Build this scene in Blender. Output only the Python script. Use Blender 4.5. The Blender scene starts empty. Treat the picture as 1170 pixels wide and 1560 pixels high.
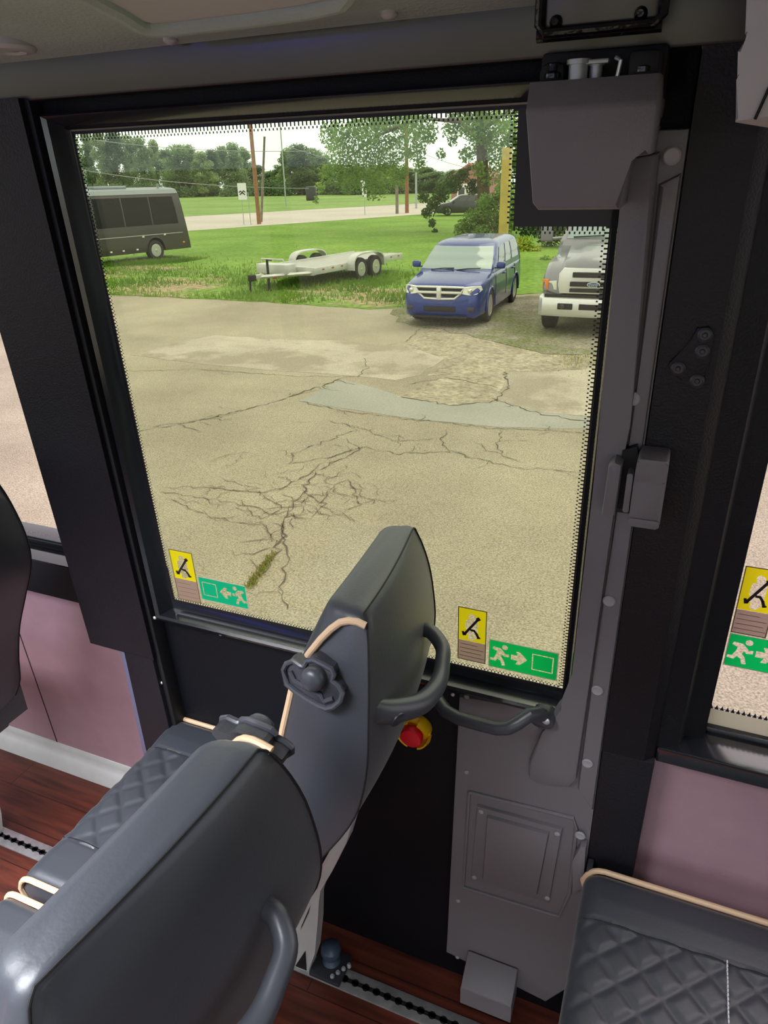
import bpy, bmesh, math, random
from mathutils import Vector, Matrix
from mathutils.geometry import tessellate_polygon
random.seed(7)
PI = math.pi
sc = bpy.context.scene
C = bpy.data.collections.new('bus_interior_and_lot')
sc.collection.children.link(C)

# ------------------------------------------------------------------ camera
F = 1075.0
CZ = 1.6                      # height of the camera over the bus floor
TILT = math.radians(2.7)      # the bus wall leans in at the top
GZ = -1.4                     # ground of the parking lot
_h = Vector((-2810, -440, F)); _X = (-_h).normalized()
_d = Vector((92, 2050, F)); _d = (_d - _X * _d.dot(_X)).normalized()
_ZW = -_d
_YW = _ZW.cross(_X)
_Y = _YW * math.cos(TILT) - _ZW * math.sin(TILT)
_Z = _YW * math.sin(TILT) + _ZW * math.cos(TILT)


def wray(px, py):
    d = Vector((px - 585, py - 780, F))
    return Vector((d.dot(_X), d.dot(_Y), d.dot(_Z)))


def atz(px, py, z):
    r = wray(px, py); k = (z - CZ) / r.z
    return Vector((r.x * k, r.y * k, z))


def aty(px, py, y):
    r = wray(px, py); k = y / r.y
    return Vector((r.x * k, y, CZ + r.z * k))


def wp(px, py, w):
    """point of the leaning wall frame (u, w, z) seen at a pixel, at depth w"""
    d = Vector((px - 585, py - 780, F))
    k = w / d.dot(_YW)
    return Vector((d.dot(_X) * k, w, CZ + d.dot(_ZW) * k))


WM = Matrix.Translation((0, 0, CZ)) @ Matrix.Rotation(TILT, 4, 'X') @ Matrix.Translation((0, 0, -CZ))

cam = bpy.data.cameras.new('camera')
camo = bpy.data.objects.new('camera', cam)
C.objects.link(camo)
right = Vector((_X.x, _Y.x, _Z.x)); down = Vector((_X.y, _Y.y, _Z.y)); fwd = Vector((_X.z, _Y.z, _Z.z))
m = Matrix.Identity(4)
for i in range(3):
    m[i][0] = right[i]; m[i][1] = -down[i]; m[i][2] = -fwd[i]
m[2][3] = CZ
camo.matrix_world = m
cam.sensor_fit = 'VERTICAL'; cam.sensor_height = 36.0; cam.lens = 36.0 * F / 1560.0
cam.clip_start = 0.01; cam.clip_end = 2000
sc.camera = camo


# ------------------------------------------------------------------ materials
def lin(c):
    return tuple(((x / 255) / 12.92 if x / 255 <= .04045 else ((x / 255 + .055) / 1.055) ** 2.4) for x in c)


def L(N, a, ao, b, bi):
    N.links.new(a.outputs[ao], b.inputs[bi])


def mat(name, rgb, rough=.5, metal=0., var=0., vscale=8., bump=0., bscale=60., spec=.5, rgb2=None, coat=0., emis=0., sheen=0.):
    mt = bpy.data.materials.new(name); mt.use_nodes = True
    N = mt.node_tree; b = N.nodes['Principled BSDF']
    c = lin(rgb)
    b.inputs['Roughness'].default_value = rough
    b.inputs['Metallic'].default_value = metal
    b.inputs['Specular IOR Level'].default_value = spec
    if coat:
        b.inputs['Coat Weight'].default_value = coat; b.inputs['Coat Roughness'].default_value = .05
    if sheen:
        b.inputs['Sheen Weight'].default_value = sheen; b.inputs['Sheen Roughness'].default_value = .4
    b.inputs['Base Color'].default_value = (*c, 1)
    tc = N.nodes.new('ShaderNodeTexCoord')
    if var or rgb2:
        n = N.nodes.new('ShaderNodeTexNoise'); n.inputs['Scale'].default_value = vscale; n.inputs['Detail'].default_value = 6
        L(N, tc, 'Object', n, 'Vector')
        r = N.nodes.new('ShaderNodeValToRGB')
        c2 = lin(rgb2) if rgb2 else tuple(min(1, x * (1 + var)) for x in c)
        c1 = c if rgb2 else tuple(x * (1 - var) for x in c)
        r.color_ramp.elements[0].position = .35; r.color_ramp.elements[1].position = .65
        r.color_ramp.elements[0].color = (*c1, 1); r.color_ramp.elements[1].color = (*c2, 1)
        L(N, n, 'Fac', r, 'Fac'); L(N, r, 'Color', b, 'Base Color')
    if bump:
        n2 = N.nodes.new('ShaderNodeTexNoise'); n2.inputs['Scale'].default_value = bscale; n2.inputs['Detail'].default_value = 4
        L(N, tc, 'Object', n2, 'Vector')
        bp = N.nodes.new('ShaderNodeBump'); bp.inputs['Strength'].default_value = bump; bp.inputs['Distance'].default_value = .005
        L(N, n2, 'Fac', bp, 'Height'); L(N, bp, 'Normal', b, 'Normal')
    if emis:
        b.inputs['Emission Color'].default_value = (*c, 1); b.inputs['Emission Strength'].default_value = emis
    return mt


def leafy(mt, k=.4):
    """let light through thin leaves"""
    N = mt.node_tree; b = N.nodes['Principled BSDF']; o = N.nodes['Material Output']
    t = N.nodes.new('ShaderNodeBsdfTranslucent'); mx = N.nodes.new('ShaderNodeMixShader'); mx.inputs[0].default_value = k
    if b.inputs['Base Color'].links: N.links.new(b.inputs['Base Color'].links[0].from_socket, t.inputs['Color'])
    else: t.inputs['Color'].default_value = b.inputs['Base Color'].default_value
    N.links.new(b.outputs[0], mx.inputs[1]); N.links.new(t.outputs[0], mx.inputs[2]); N.links.new(mx.outputs[0], o.inputs['Surface'])


def glass_mat(name, tint, refl=.06, rough=.0):
    mt = bpy.data.materials.new(name); mt.use_nodes = True
    N = mt.node_tree; N.nodes.clear()
    o = N.nodes.new('ShaderNodeOutputMaterial'); t = N.nodes.new('ShaderNodeBsdfTransparent'); g = N.nodes.new('ShaderNodeBsdfGlossy')
    t.inputs['Color'].default_value = (*tint, 1); g.inputs['Roughness'].default_value = rough
    mx = N.nodes.new('ShaderNodeMixShader'); mx.inputs[0].default_value = refl
    L(N, t, 0, mx, 1); L(N, g, 0, mx, 2); L(N, mx, 0, o, 'Surface')
    return mt


M = {}
M['black'] = mat('black_textured_paint', (22, 21, 27), .5, spec=.32, bump=.25, bscale=350, var=.15, vscale=6)
M['black_door'] = mat('black_door_vinyl', (13, 14, 20), .55, spec=.2, bump=.3, bscale=500)
M['header'] = mat('black_header_paint', (34, 33, 36), .3, spec=.8, bump=.05, bscale=25, var=.2, vscale=12)
M['frame'] = mat('black_frame_paint', (30, 32, 38), .16, spec=.9)
M['sill'] = mat('polished_black_sill', (20, 20, 26), .12, spec=.9)
M['gloss'] = mat('gloss_black_paint', (16, 16, 18), .18, bump=.6, bscale=30)
M['gasket'] = mat('black_gasket_rubber', (17, 17, 21), .6)
M['frit'] = mat('black_ceramic_frit', (20, 19, 24), .5)
M['grey'] = mat('grey_moulded_plastic', (114, 110, 114), .5, bump=.15, bscale=700, var=.03)
M['grey_cap'] = mat('pale_grey_cap', (158, 155, 160), .5)
M['leather'] = mat('black_leather', (52, 55, 62), .44, spec=.65, sheen=.12, bump=.05, bscale=260, var=.06, vscale=5)
M['leather_dark'] = mat('black_leather_rear', (39, 40, 46), .42, bump=.05, bscale=260)
M['seam'] = mat('dark_seam_thread', (9, 9, 12), .7)
M['thread'] = mat('white_stitch_thread', (190, 190, 195), .7)
M['piping'] = mat('tan_piping_vinyl', (212, 180, 146), .5)
M['plastic'] = mat('dark_grey_plastic', (50, 51, 57), .38, bump=.1, bscale=400)
M['handle'] = mat('charcoal_handle_plastic', (64, 66, 73), .35)
M['white_plastic'] = mat('white_pedestal_plastic', (205, 205, 204), .5, var=.03, vscale=30)
M['alu'] = mat('aluminium_track', (196, 196, 196), .38, metal=.7, var=.15, vscale=40)
M['chrome'] = mat('chrome', (225, 225, 225), .12, metal=1.)
M['pink'] = mat('mauve_wall_panel', (168, 134, 144), .55, var=.04, vscale=18, bump=.1, bscale=300)
M['bluegrey'] = mat('blue_grey_edge_strip', (92, 92, 116), .5)
M['headliner'] = mat('grey_headliner', (160, 174, 168), .8, bump=.3, bscale=200, var=.05)
M['lightgrey'] = mat('light_grey_plastic', (175, 175, 178), .5)
M['red'] = mat('red_button', (226, 24, 40), .4)
M['yellow'] = mat('yellow_guard', (236, 178, 10), .45)
M['st_yellow'] = mat('sticker_yellow', (240, 222, 20), .5)
M['st_green'] = mat('sticker_green', (0, 196, 96), .5)
M['st_green2'] = mat('sticker_teal_green', (0, 182, 136), .5)
M['st_white'] = mat('sticker_white', (226, 220, 205), .5)
M['st_brown'] = mat('sticker_brown', (168, 142, 132), .5)
M['st_clear'] = glass_mat('sticker_clear_film', (1, .985, .96), .02)
M['st_line'] = mat('sticker_red_print', (142, 96, 92), .5)
M['st_black'] = mat('sticker_black', (30, 26, 30), .5)
M['st_edge'] = mat('sticker_brown_edge', (118, 98, 60), .5)
M['screw'] = mat('bright_screw', (215, 215, 220), .3, metal=.6)
M['blueknob'] = mat('blue_grey_knob', (66, 80, 100), .35)
M['glass_door'] = glass_mat('tinted_door_glass', (.85, .86, .76), .03)
M['glass_side'] = glass_mat('clear_side_glass', (1, .95, .97), .03)
M['led'] = mat('blue_led', (70, 60, 255), .5, emis=45)
# floor wood
def wood():
    mt = bpy.data.materials.new('wood_plank_floor'); mt.use_nodes = True
    N = mt.node_tree; b = N.nodes['Principled BSDF']; b.inputs['Roughness'].default_value = .4
    tc = N.nodes.new('ShaderNodeTexCoord'); mp = N.nodes.new('ShaderNodeMapping'); mp.inputs['Scale'].default_value = (1.2, 14, 1)
    n = N.nodes.new('ShaderNodeTexNoise'); n.inputs['Scale'].default_value = 4; n.inputs['Detail'].default_value = 8
    r = N.nodes.new('ShaderNodeValToRGB')
    r.color_ramp.elements[0].color = (*lin((62, 30, 24)), 1); r.color_ramp.elements[1].color = (*lin((118, 58, 42)), 1)
    r.color_ramp.elements[0].position = .3; r.color_ramp.elements[1].position = .7
    br = N.nodes.new('ShaderNodeTexBrick'); br.inputs['Scale'].default_value = 1
    br.inputs['Brick Width'].default_value = 1.1; br.inputs['Row Height'].default_value = .1; br.inputs['Mortar Size'].default_value = .0015
    br.inputs['Color1'].default_value = (1, 1, 1, 1); br.inputs['Color2'].default_value = (.82, .8, .8, 1); br.inputs['Mortar'].default_value = (.35, .3, .3, 1)
    mx = N.nodes.new('ShaderNodeMix'); mx.data_type = 'RGBA'; mx.blend_type = 'MULTIPLY'; mx.inputs[0].default_value = 1
    L(N, tc, 'Object', mp, 'Vector'); L(N, mp, 'Vector', n, 'Vector'); L(N, n, 'Fac', r, 'Fac'); L(N, tc, 'Object', br, 'Vector')
    N.links.new(r.outputs[0], mx.inputs[6]); N.links.new(br.outputs[0], mx.inputs[7]); N.links.new(mx.outputs[2], b.inputs['Base Color'])
    return mt
M['wood'] = wood()


def ground_mat(name, c1, c2, speck, sscale=55, big=.6, patch=None, bump=.4, pscale=.25):
    """two-tone noise ground with fine aggregate speckle; patch = colour of irregular worn areas"""
    mt = bpy.data.materials.new(name); mt.use_nodes = True
    N = mt.node_tree; b = N.nodes['Principled BSDF']; b.inputs['Roughness'].default_value = .9; b.inputs['Specular IOR Level'].default_value = .15
    tc = N.nodes.new('ShaderNodeTexCoord')
    n = N.nodes.new('ShaderNodeTexNoise'); n.inputs['Scale'].default_value = big; n.inputs['Detail'].default_value = 10; n.inputs['Roughness'].default_value = .6
    r = N.nodes.new('ShaderNodeValToRGB'); r.color_ramp.elements[0].position = .35; r.color_ramp.elements[1].position = .68
    r.color_ramp.elements[0].color = (*lin(c1), 1); r.color_ramp.elements[1].color = (*lin(c2), 1)
    L(N, tc, 'Object', n, 'Vector'); L(N, n, 'Fac', r, 'Fac')
    s = N.nodes.new('ShaderNodeTexNoise'); s.inputs['Scale'].default_value = sscale; s.inputs['Detail'].default_value = 3
    L(N, tc, 'Object', s, 'Vector')
    mr = N.nodes.new('ShaderNodeMapRange'); mr.inputs[1].default_value = .3; mr.inputs[2].default_value = .7
    mr.inputs[3].default_value = 1 - speck; mr.inputs[4].default_value = 1 + speck
    L(N, s, 'Fac', mr, 'Value')
    vm = N.nodes.new('ShaderNodeVectorMath'); vm.operation = 'SCALE'
    if patch:
        p = N.nodes.new('ShaderNodeTexNoise'); p.inputs['Scale'].default_value = pscale; p.inputs['Detail'].default_value = 8; p.inputs['Roughness'].default_value = .65
        L(N, tc, 'Object', p, 'Vector')
        pr = N.nodes.new('ShaderNodeValToRGB'); pr.color_ramp.elements[0].position = .47; pr.color_ramp.elements[1].position = .56
        L(N, p, 'Fac', pr, 'Fac')
        mx = N.nodes.new('ShaderNodeMix'); mx.data_type = 'RGBA'
        L(N, pr, 'Color', mx, 0); N.links.new(r.outputs[0], mx.inputs[6]); mx.inputs[7].default_value = (*lin(patch), 1)
        N.links.new(mx.outputs[2], vm.inputs[0])
    else:
        N.links.new(r.outputs[0], vm.inputs[0])
    N.links.new(mr.outputs[0], vm.inputs[3]); N.links.new(vm.outputs[0], b.inputs['Base Color'])
    bp = N.nodes.new('ShaderNodeBump'); bp.inputs['Strength'].default_value = bump; bp.inputs['Distance'].default_value = .01
    L(N, s, 'Fac', bp, 'Height'); L(N, bp, 'Normal', b, 'Normal')
    return mt


M['asphalt'] = ground_mat('worn_asphalt', (148, 139, 121), (168, 159, 139), .40, 62, .5)
M['concrete'] = ground_mat('pale_concrete', (170, 161, 145), (194, 185, 168), .14, 30, 1.2, patch=(154, 144, 128), pscale=.6)
M['smooth'] = ground_mat('smooth_grey_patch', (152, 150, 141), (164, 161, 152), .1, 30, .8)
M['ragged'] = ground_mat('ragged_aggregate', (148, 139, 121), (176, 166, 145), .34, 14, 2.5)
M['gravel'] = ground_mat('loose_gravel', (128, 121, 108), (164, 156, 140), .45, 16, 1.2, patch=(120, 122, 88), pscale=.5)
M['lawn'] = ground_mat('mown_lawn', (98, 132, 48), (126, 156, 66), .3, 5, .25)
M['verge'] = ground_mat('worn_grass_verge', (96, 128, 50), (124, 150, 68), .4, 6, .5, patch=(158, 142, 112), pscale=.42)
M['meadow'] = ground_mat('far_meadow', (112, 140, 72), (136, 162, 92), .15, 1, .06)
M['road'] = ground_mat('concrete_road', (182, 174, 166), (198, 190, 182), .06, 4, .1)
M['crack'] = mat('pavement_crack', (98, 92, 80), .95, spec=.1)
M['blade'] = mat('grass_blade', (92, 132, 42), .7, rgb2=(134, 162, 72), vscale=.6, spec=.2)
M['weed'] = mat('weed_moss', (126, 134, 52), .8, rgb2=(160, 160, 76), vscale=9)
M['leaf_near'] = mat('tree_leaf_bright', (104, 138, 62), .6, rgb2=(152, 178, 98), vscale=.8, spec=.3)
M['leaf_dark'] = mat('tree_leaf_dark', (62, 90, 48), .6, rgb2=(98, 126, 68), vscale=.5, spec=.3)
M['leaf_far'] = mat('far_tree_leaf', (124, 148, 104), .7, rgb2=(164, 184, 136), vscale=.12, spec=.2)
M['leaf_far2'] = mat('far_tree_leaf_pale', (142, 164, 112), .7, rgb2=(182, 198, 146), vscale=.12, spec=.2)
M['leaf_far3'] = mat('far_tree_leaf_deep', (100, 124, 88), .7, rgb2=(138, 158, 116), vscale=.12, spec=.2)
M['bark'] = mat('tree_bark', (98, 84, 66), .9, var=.3, vscale=10)
M['pole'] = mat('brown_pole_wood', (146, 100, 68), .8, var=.2, vscale=6)
M['pole_grey'] = mat('grey_pole_wood', (128, 118, 108), .8, var=.2, vscale=6)
M['metal_pole'] = mat('grey_steel', (168, 174, 174), .4, metal=.5)
M['post_yellow'] = mat('yellow_post', (184, 162, 74), .6, var=.15, vscale=3)  # yellow of the glass reflection that is modelled as a post
M['wire'] = mat('wire', (150, 155, 155), .6)
M['van_blue'] = mat('blue_car_paint', (6, 44, 128), .25, metal=.2, coat=.6, spec=.5)
M['tire'] = mat('tire_rubber', (38, 37, 38), .75)
M['rim'] = mat('alloy_rim', (196, 194, 190), .3, metal=.6)
M['carglass'] = mat('car_glass', (20, 24, 28), .06, spec=.8, coat=.5)
M['windshield'] = mat('pale_windshield', (120, 140, 138), .08, spec=1., coat=1.)
M['lamp'] = mat('headlamp_lens', (226, 226, 210), .15, coat=.6)
M['amber'] = mat('amber_lens', (240, 132, 20), .25)
M['dark'] = mat('dark_void', (18, 18, 20), .7)
M['truck'] = mat('grey_truck_paint', (128, 128, 134), .3, metal=.3, coat=.5)
M['chrome_soft'] = mat('chrome_bumper', (222, 222, 220), .3, metal=.55)
M['busblack'] = mat('black_bus_paint', (56, 51, 49), .35, coat=.2)
M['busglass'] = mat('bus_window_glass', (10, 12, 13), .3, spec=.2)
M['busroof'] = mat('bus_roof_grey', (128, 136, 140), .5)
M['trailer'] = mat('trailer_aluminium', (196, 196, 190), .4, metal=.25, var=.08, vscale=3)
M['trailer_deck'] = mat('trailer_deck_plank', (182, 181, 174), .55, metal=.2)
M['redmark'] = mat('red_reflector', (170, 66, 50), .4)
M['brick'] = mat('red_brick_house', (160, 118, 106), .8, var=.1)
M['white_wall'] = mat('white_house_trim', (226, 226, 220), .7)
M['signwhite'] = mat('sign_face_white', (222, 226, 222), .5)
M['ovalblue'] = mat('emblem_blue', (70, 96, 140), .3)


for k_ in ('leaf_near', 'leaf_dark', 'leaf_far', 'leaf_far2', 'leaf_far3', 'blade'): leafy(M[k_])
for k_ in ('st_yellow', 'st_green', 'st_green2', 'st_white', 'st_brown'): leafy(M[k_], .55)


# ------------------------------------------------------------------ mesh helpers
class MB:
    def __init__(s):
        s.v = []; s.f = []; s.mi = []

    def add(s, vs, fs, mi=0):
        n = len(s.v)
        s.v += [Vector(v) for v in vs]
        s.f += [tuple(i + n for i in f) for f in fs]
        s.mi += [mi] * len(fs)
        return s

    def bm(s, bm, mi=0, mx=None):
        bm.verts.index_update()
        vs = [(mx @ v.co) if mx else v.co.copy() for v in bm.verts]
        s.add(vs, [[v.index for v in f.verts] for f in bm.faces], mi)
        bm.free()
        return s

    def box(s, lo, hi, r=0., mi=0, mx=None, seg=2):
        bm = bmesh.new()
        bmesh.ops.create_cube(bm, size=1)
        lo = Vector(lo); hi = Vector(hi)
        for v in bm.verts:
            v.co = Vector(((lo[i] + hi[i]) / 2 + v.co[i] * (hi[i] - lo[i])) for i in range(3))
        if r:
            bmesh.ops.bevel(bm, geom=bm.edges[:], offset=r, segments=seg, affect='EDGES', profile=.5)
        return s.bm(bm, mi, mx)

    def prism(s, front, back, r=0., mi=0, seg=2):
        """polygon front (list of 3D points) extruded to back; r bevels the front rim"""
        bm = bmesh.new()
        a = [bm.verts.new(p) for p in front]; b = [bm.verts.new(p) for p in back]
        ff = bm.faces.new(a); bm.faces.new(b[::-1])
        n = len(a)
        for i in range(n):
            bm.faces.new((a[i], b[i], b[(i + 1) % n], a[(i + 1) % n]))
        if r:
            bmesh.ops.bevel(bm, geom=ff.edges[:], offset=r, segments=seg, affect='EDGES', profile=.5, clamp_overlap=True)
        return s.bm(bm, mi)

    def tube(s, path, r, n=10, closed=False, mi=0, cap=True, flat=1.):
        P = [Vector(p) for p in path]; k = len(P)
        R = r if isinstance(r, (list, tuple)) else [r] * k
        T = []
        for i in range(k):
            a = P[(i - 1) % k] if (closed or i > 0) else P[0]
            b = P[(i + 1) % k] if (closed or i < k - 1) else P[-1]
            t = (b - a); T.append(t.normalized() if t.length > 1e-9 else Vector((0, 0, 1)))
        u = T[0].cross(Vector((0, 0, 1)))
        if u.length < .05: u = T[0].cross(Vector((1, 0, 0)))
        u.normalize(); vs = []
        for i in range(k):
            u = (u - T[i] * u.dot(T[i])).normalized(); w = T[i].cross(u)
            for j in range(n):
                a = 2 * PI * j / n
                vs.append(P[i] + (u * math.cos(a) + w * math.sin(a) * flat) * R[i])
        fs = []
        for i in range(k if closed else k - 1):
            for j in range(n):
                i2 = (i + 1) % k
                fs.append((i * n + j, i * n + (j + 1) % n, i2 * n + (j + 1) % n, i2 * n + j))
        if cap and not closed:
            fs.append(tuple(range(n))[::-1]); fs.append(tuple((k - 1) * n + j for j in range(n)))
        return s.add(vs, fs, mi)

    def loft(s, rings, mi=0, closed=True, cap=(True, True)):
        n = len(rings[0]); vs = [p for r in rings for p in r]; fs = []
        for i in range(len(rings) - 1):
            for j in range(n if closed else n - 1):
                fs.append((i * n + j, i * n + (j + 1) % n, (i + 1) * n + (j + 1) % n, (i + 1) * n + j))
        if cap[0]: fs.append(tuple(range(n))[::-1])
        if cap[1]: fs.append(tuple((len(rings) - 1) * n + j for j in range(n)))
        return s.add(vs, fs, mi)

    def lathe(s, prof, mx, n=24, mi=0):
        """profile [(radius, height)] turned about local z of matrix mx"""
        vs = []; fs = []
        for r, h in prof:
            for j in range(n):
                a = 2 * PI * j / n
                vs.append(mx @ Vector((r * math.cos(a), r * math.sin(a), h)))
        for i in range(len(prof) - 1):
            for j in range(n):
                fs.append((i * n + j, i * n + (j + 1) % n, (i + 1) * n + (j + 1) % n, (i + 1) * n + j))
        fs.append(tuple(range(n))[::-1]); fs.append(tuple((len(prof) - 1) * n + j for j in range(n)))
        return s.add(vs, fs, mi)

    def build(s, name, mt, parent=None, M4=None, base=None, sharp=35, recalc=True, rot=None):
        vs = [(M4 @ v) if M4 else v for v in s.v]
        me = bpy.data.meshes.new(name)
        o = bpy.data.objects.new(name, me); C.objects.link(o)
        if parent is not None:
            o.parent = parent; inv = WMX[parent.name].inverted(); WMX[o.name] = WMX[parent.name].copy()
        elif base is not None:
            w = Matrix.Translation(base) @ (rot if rot else Matrix.Identity(4))
            o.matrix_world = w; inv = w.inverted(); WMX[o.name] = w
        else:
            inv = Matrix.Identity(4); WMX[o.name] = Matrix.Identity(4)
        me.from_pydata([inv @ v for v in vs], [], s.f)
        for q in (mt if isinstance(mt, list) else [mt]): me.materials.append(q)
        for p, k in zip(me.polygons, s.mi): p.material_index = k; p.use_smooth = True
        if recalc:
            bm = bmesh.new(); bm.from_mesh(me); bmesh.ops.recalc_face_normals(bm, faces=bm.faces[:]); bm.to_mesh(me); bm.free()
        me.set_sharp_from_angle(angle=math.radians(sharp))
        return o


WMX = {}
RT = Matrix.Rotation(TILT, 4, 'X')


def tag(o, label, cat, group=None):
    o['label'] = label; o['category'] = cat
    if group: o['group'] = group
    return o


def struct(o):
    o['kind'] = 'structure'; return o


def stuff(o, label=None, cat=None):
    o['kind'] = 'stuff'
    if label: o['label'] = label
    if cat: o['category'] = cat
    return o


def empty(name, loc, label, cat, group=None, rot=None):
    o = bpy.data.objects.new(name, None); C.objects.link(o); o.empty_display_size = .1
    w = Matrix.Translation(loc) @ (rot if rot else Matrix.Identity(4))
    o.matrix_world = w; WMX[o.name] = w
    return tag(o, label, cat, group)


def wempty(name, p, label, cat, group=None):
    """an Empty on the leaning wall, p in wall coordinates"""
    return empty(name, WM @ Vector(p), label, cat, group, RT)


def copy_tree(o, mw, label=None, group=None, parent=None):
    c = o.copy(); C.objects.link(c)
    if parent is None:
        c.matrix_world = mw; WMX[c.name] = mw
        if label: c['label'] = label
        if group: c['group'] = group
    else:
        c.parent = parent; WMX[c.name] = WMX[parent.name].copy()
    for ch in list(o.children): copy_tree(ch, None, parent=c)
    return c


def flip_y(p):  # 2D helper
    return (p[0], p[1])


def rrect(x0, x1, y0, y1, r, n=5):
    pts = []
    for cx, cy, a0 in ((x1 - r, y1 - r, 0), (x0 + r, y1 - r, 90), (x0 + r, y0 + r, 180), (x1 - r, y0 + r, 270)):
        for i in range(n + 1):
            a = math.radians(a0 + 90 * i / n); pts.append((cx + r * math.cos(a), cy + r * math.sin(a)))
    return pts


def wprism(mb, pts, w0, w1, r=0., mi=0):
    """2D (u,z) polygon on the wall from depth w0 (room side) to w1"""
    return mb.prism([(u, w0, z) for u, z in pts], [(u, w1, z) for u, z in pts], r, mi)


def wpx(pix, w):
    return [(wp(a, b, w).x, wp(a, b, w).z) for a, b in pix]

# ================================================================== BUS SHELL
def wbox(name, lo, hi, mt, r=.004):
    return struct(MB().box(lo, hi, r).build(name, mt, M4=WM))

struct(MB().box((-4.2, -1.5, -.06), (2.6, 1.16, 0)).build('floor', M['wood']))
# ceiling: grey headliner rising gently towards the aisle, with a moulded recess
def ceil_pt(x, y): return 1.753 + (.85 - max(y, -.2)) * .16
mb = MB(); xs = [-4.2, 2.6]; ys = [.90, .80, .5, .2, -.2, -1.5]
vs = [(x, y, ceil_pt(x, y)) for y in ys for x in xs] + [(x, y, ceil_pt(x, y) + .05) for y in ys for x in xs]
k = len(ys)
fs = []
for i in range(k - 1):
    a = 2 * i; fs.append((a, a + 1, a + 3, a + 2)); b = 2 * k + a; fs.append((b, b + 1, b + 3, b + 2))
fs += [(0, 1, 2 * k + 1, 2 * k), (2 * k - 2, 2 * k - 1, 4 * k - 1, 4 * k - 2)]
mb.add(vs, fs)
struct(mb.build('ceiling', M['headliner']))
# header rail over the door
wbox('trim_1', (-4.2, .85, 1.668), (2.6, .95, 1.78), M['header'])
# left pillar, upper and lower width
mb = MB(); pl = [(-.882, .84), (-.882, .918), (-1.02, 1.06), (-1.045, 1.06), (-1.045, .84)]; mb.prism([(u, w, .70) for u, w in pl], [(u, w, 1.672) for u, w in pl])
wprism(mb, [(-.885, -.06), (-.885, .705), (-.958, .705), (-.992, -.06)], .84, .93, .003)
struct(mb.build('trim_2', M['black'], M4=WM))
mb = MB(); wprism(mb, [(-.957, .71), (-.970, .71), (-1.004, -.06), (-.990, -.06)], .843, .94, .001); struct(mb.build('trim_3', M['bluegrey'], M4=WM))
# right pillar: flat face, then a stepped return to the window
prof = [(-.021, .852), (.040, .852), (.052, .862), (.056, .872), (.085, .880), (.092, .905), (.1215, .915), (.1215, .99), (-.021, .99)]
struct(MB().prism([(u, w, .752) for u, w in prof], [(u, w, 1.672) for u, w in prof]).build('trim_4', M['black'], M4=WM))
wbox('trim_5', (-.021, .852, -.06), (.056, .99, .754), M['black'])
# sill rails under both side windows
wbox('trim_6', (.056, .868, .742), (2.6, .99, .772), M['frame'])
wbox('trim_7', (-4.2, .98, .666), (-1.0, 1.06, .766), M['black'])
wbox('trim_8', (-4.2, .979, .764), (-1.03, 1.045, .769), M['sill'], .001)
# mauve panels under the side windows
wbox('wall_left', (-4.2, 1.043, -.06), (-1.0, 1.06, .68), M['pink'], 0)
mb = MB(); wprism(mb, [(-1.559, .0), (-1.556, .0), (-1.556, .66), (-1.559, .66)], 1.042, 1.0435)
struct(mb.build('trim_9', M['seam'], M4=WM))
wbox('wall_right', (.056, .90, -.06), (2.6, .93, .745), M['pink'], 0)
# white cove skirting along the left bay
cove = [(1.095, 0), (1.098, .035), (1.106, .052), (1.112, .060), (1.108, .078), (1.112, .092), (1.14, .10), (1.14, 0)]
struct(MB().prism([(-4.2, y, z) for y, z in cove], [(-1.0, y, z) for y, z in cove]).build('baseboard_left', M['white_plastic'], sharp=50))

# side windows
def side_window(n, u0, u1, z0, z1, w, band):
    f = MB()
    for a, b, c, d in ((u0 - .03, u0, z0 - .03, z1), (u1, u1 + .03, z0 - .03, z1), (u0 - .03, u1 + .03, z0 - .03, z0), (u0 - .03, u1 + .03, z1, z1 + .03)):
        f.box((a, w - .012, c), (b, w + .04, d), .003)
    o = struct(f.build('window_%d' % n, M['frame'], M4=WM))
    g = MB().box((u0, w, z0), (u1, w + .006, z1)).build('glass_pane', M['glass_side'], o, WM)
    if band:
        b = MB().box((u0, w - .003, z0), (u1, w - .001, z0 + .030)).build('white_edge_band', M['st_white'], o, WM)
        b['label'] = 'pale white band along the lower edge of the pane'
        t = MB()
        for i in range(150):
            x = u0 + i * .0075; t.add([(x, w - .003, z0 + .030), (x + .006, w - .003, z0 + .030), (x + .003, w - .003, z0 + .039)], [(0, 1, 2)])
        t.build('frit_border', M['frit'], o, WM, recalc=False)['label'] = 'dark toothed print on the glass edge'
    return o
side_window(1, -4.1, -1.10, .792, 1.63, 1.045, False)
w2 = side_window(2, .1215, 2.4, .781, 1.63, .94, True)

# aisle side of the bus behind the camera, with its own window openings, and the end walls
struct(MB().box((-4.2, -1.5, -.06), (2.6, -1.44, .58)).build('wall_aisle_side', M['black']))
struct(MB().box((-4.2, -1.5, 1.7), (2.6, -1.44, 1.92)).build('wall_aisle_header', M['black']))
mb = MB()
for x in (-3.1, -1.9, -.7, .5, 1.7): mb.box((x - .05, -1.5, .56), (x + .05, -1.44, 1.72))
struct(mb.build('trim_10', M['black']))
struct(MB().box((-4.25, -1.5, -.06), (-4.2, 1.16, .8)).build('wall_front', M['black']))
struct(MB().box((2.6, -1.5, -.06), (2.65, 1.16, 1.9)).build('wall_rear', M['headliner']))

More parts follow.
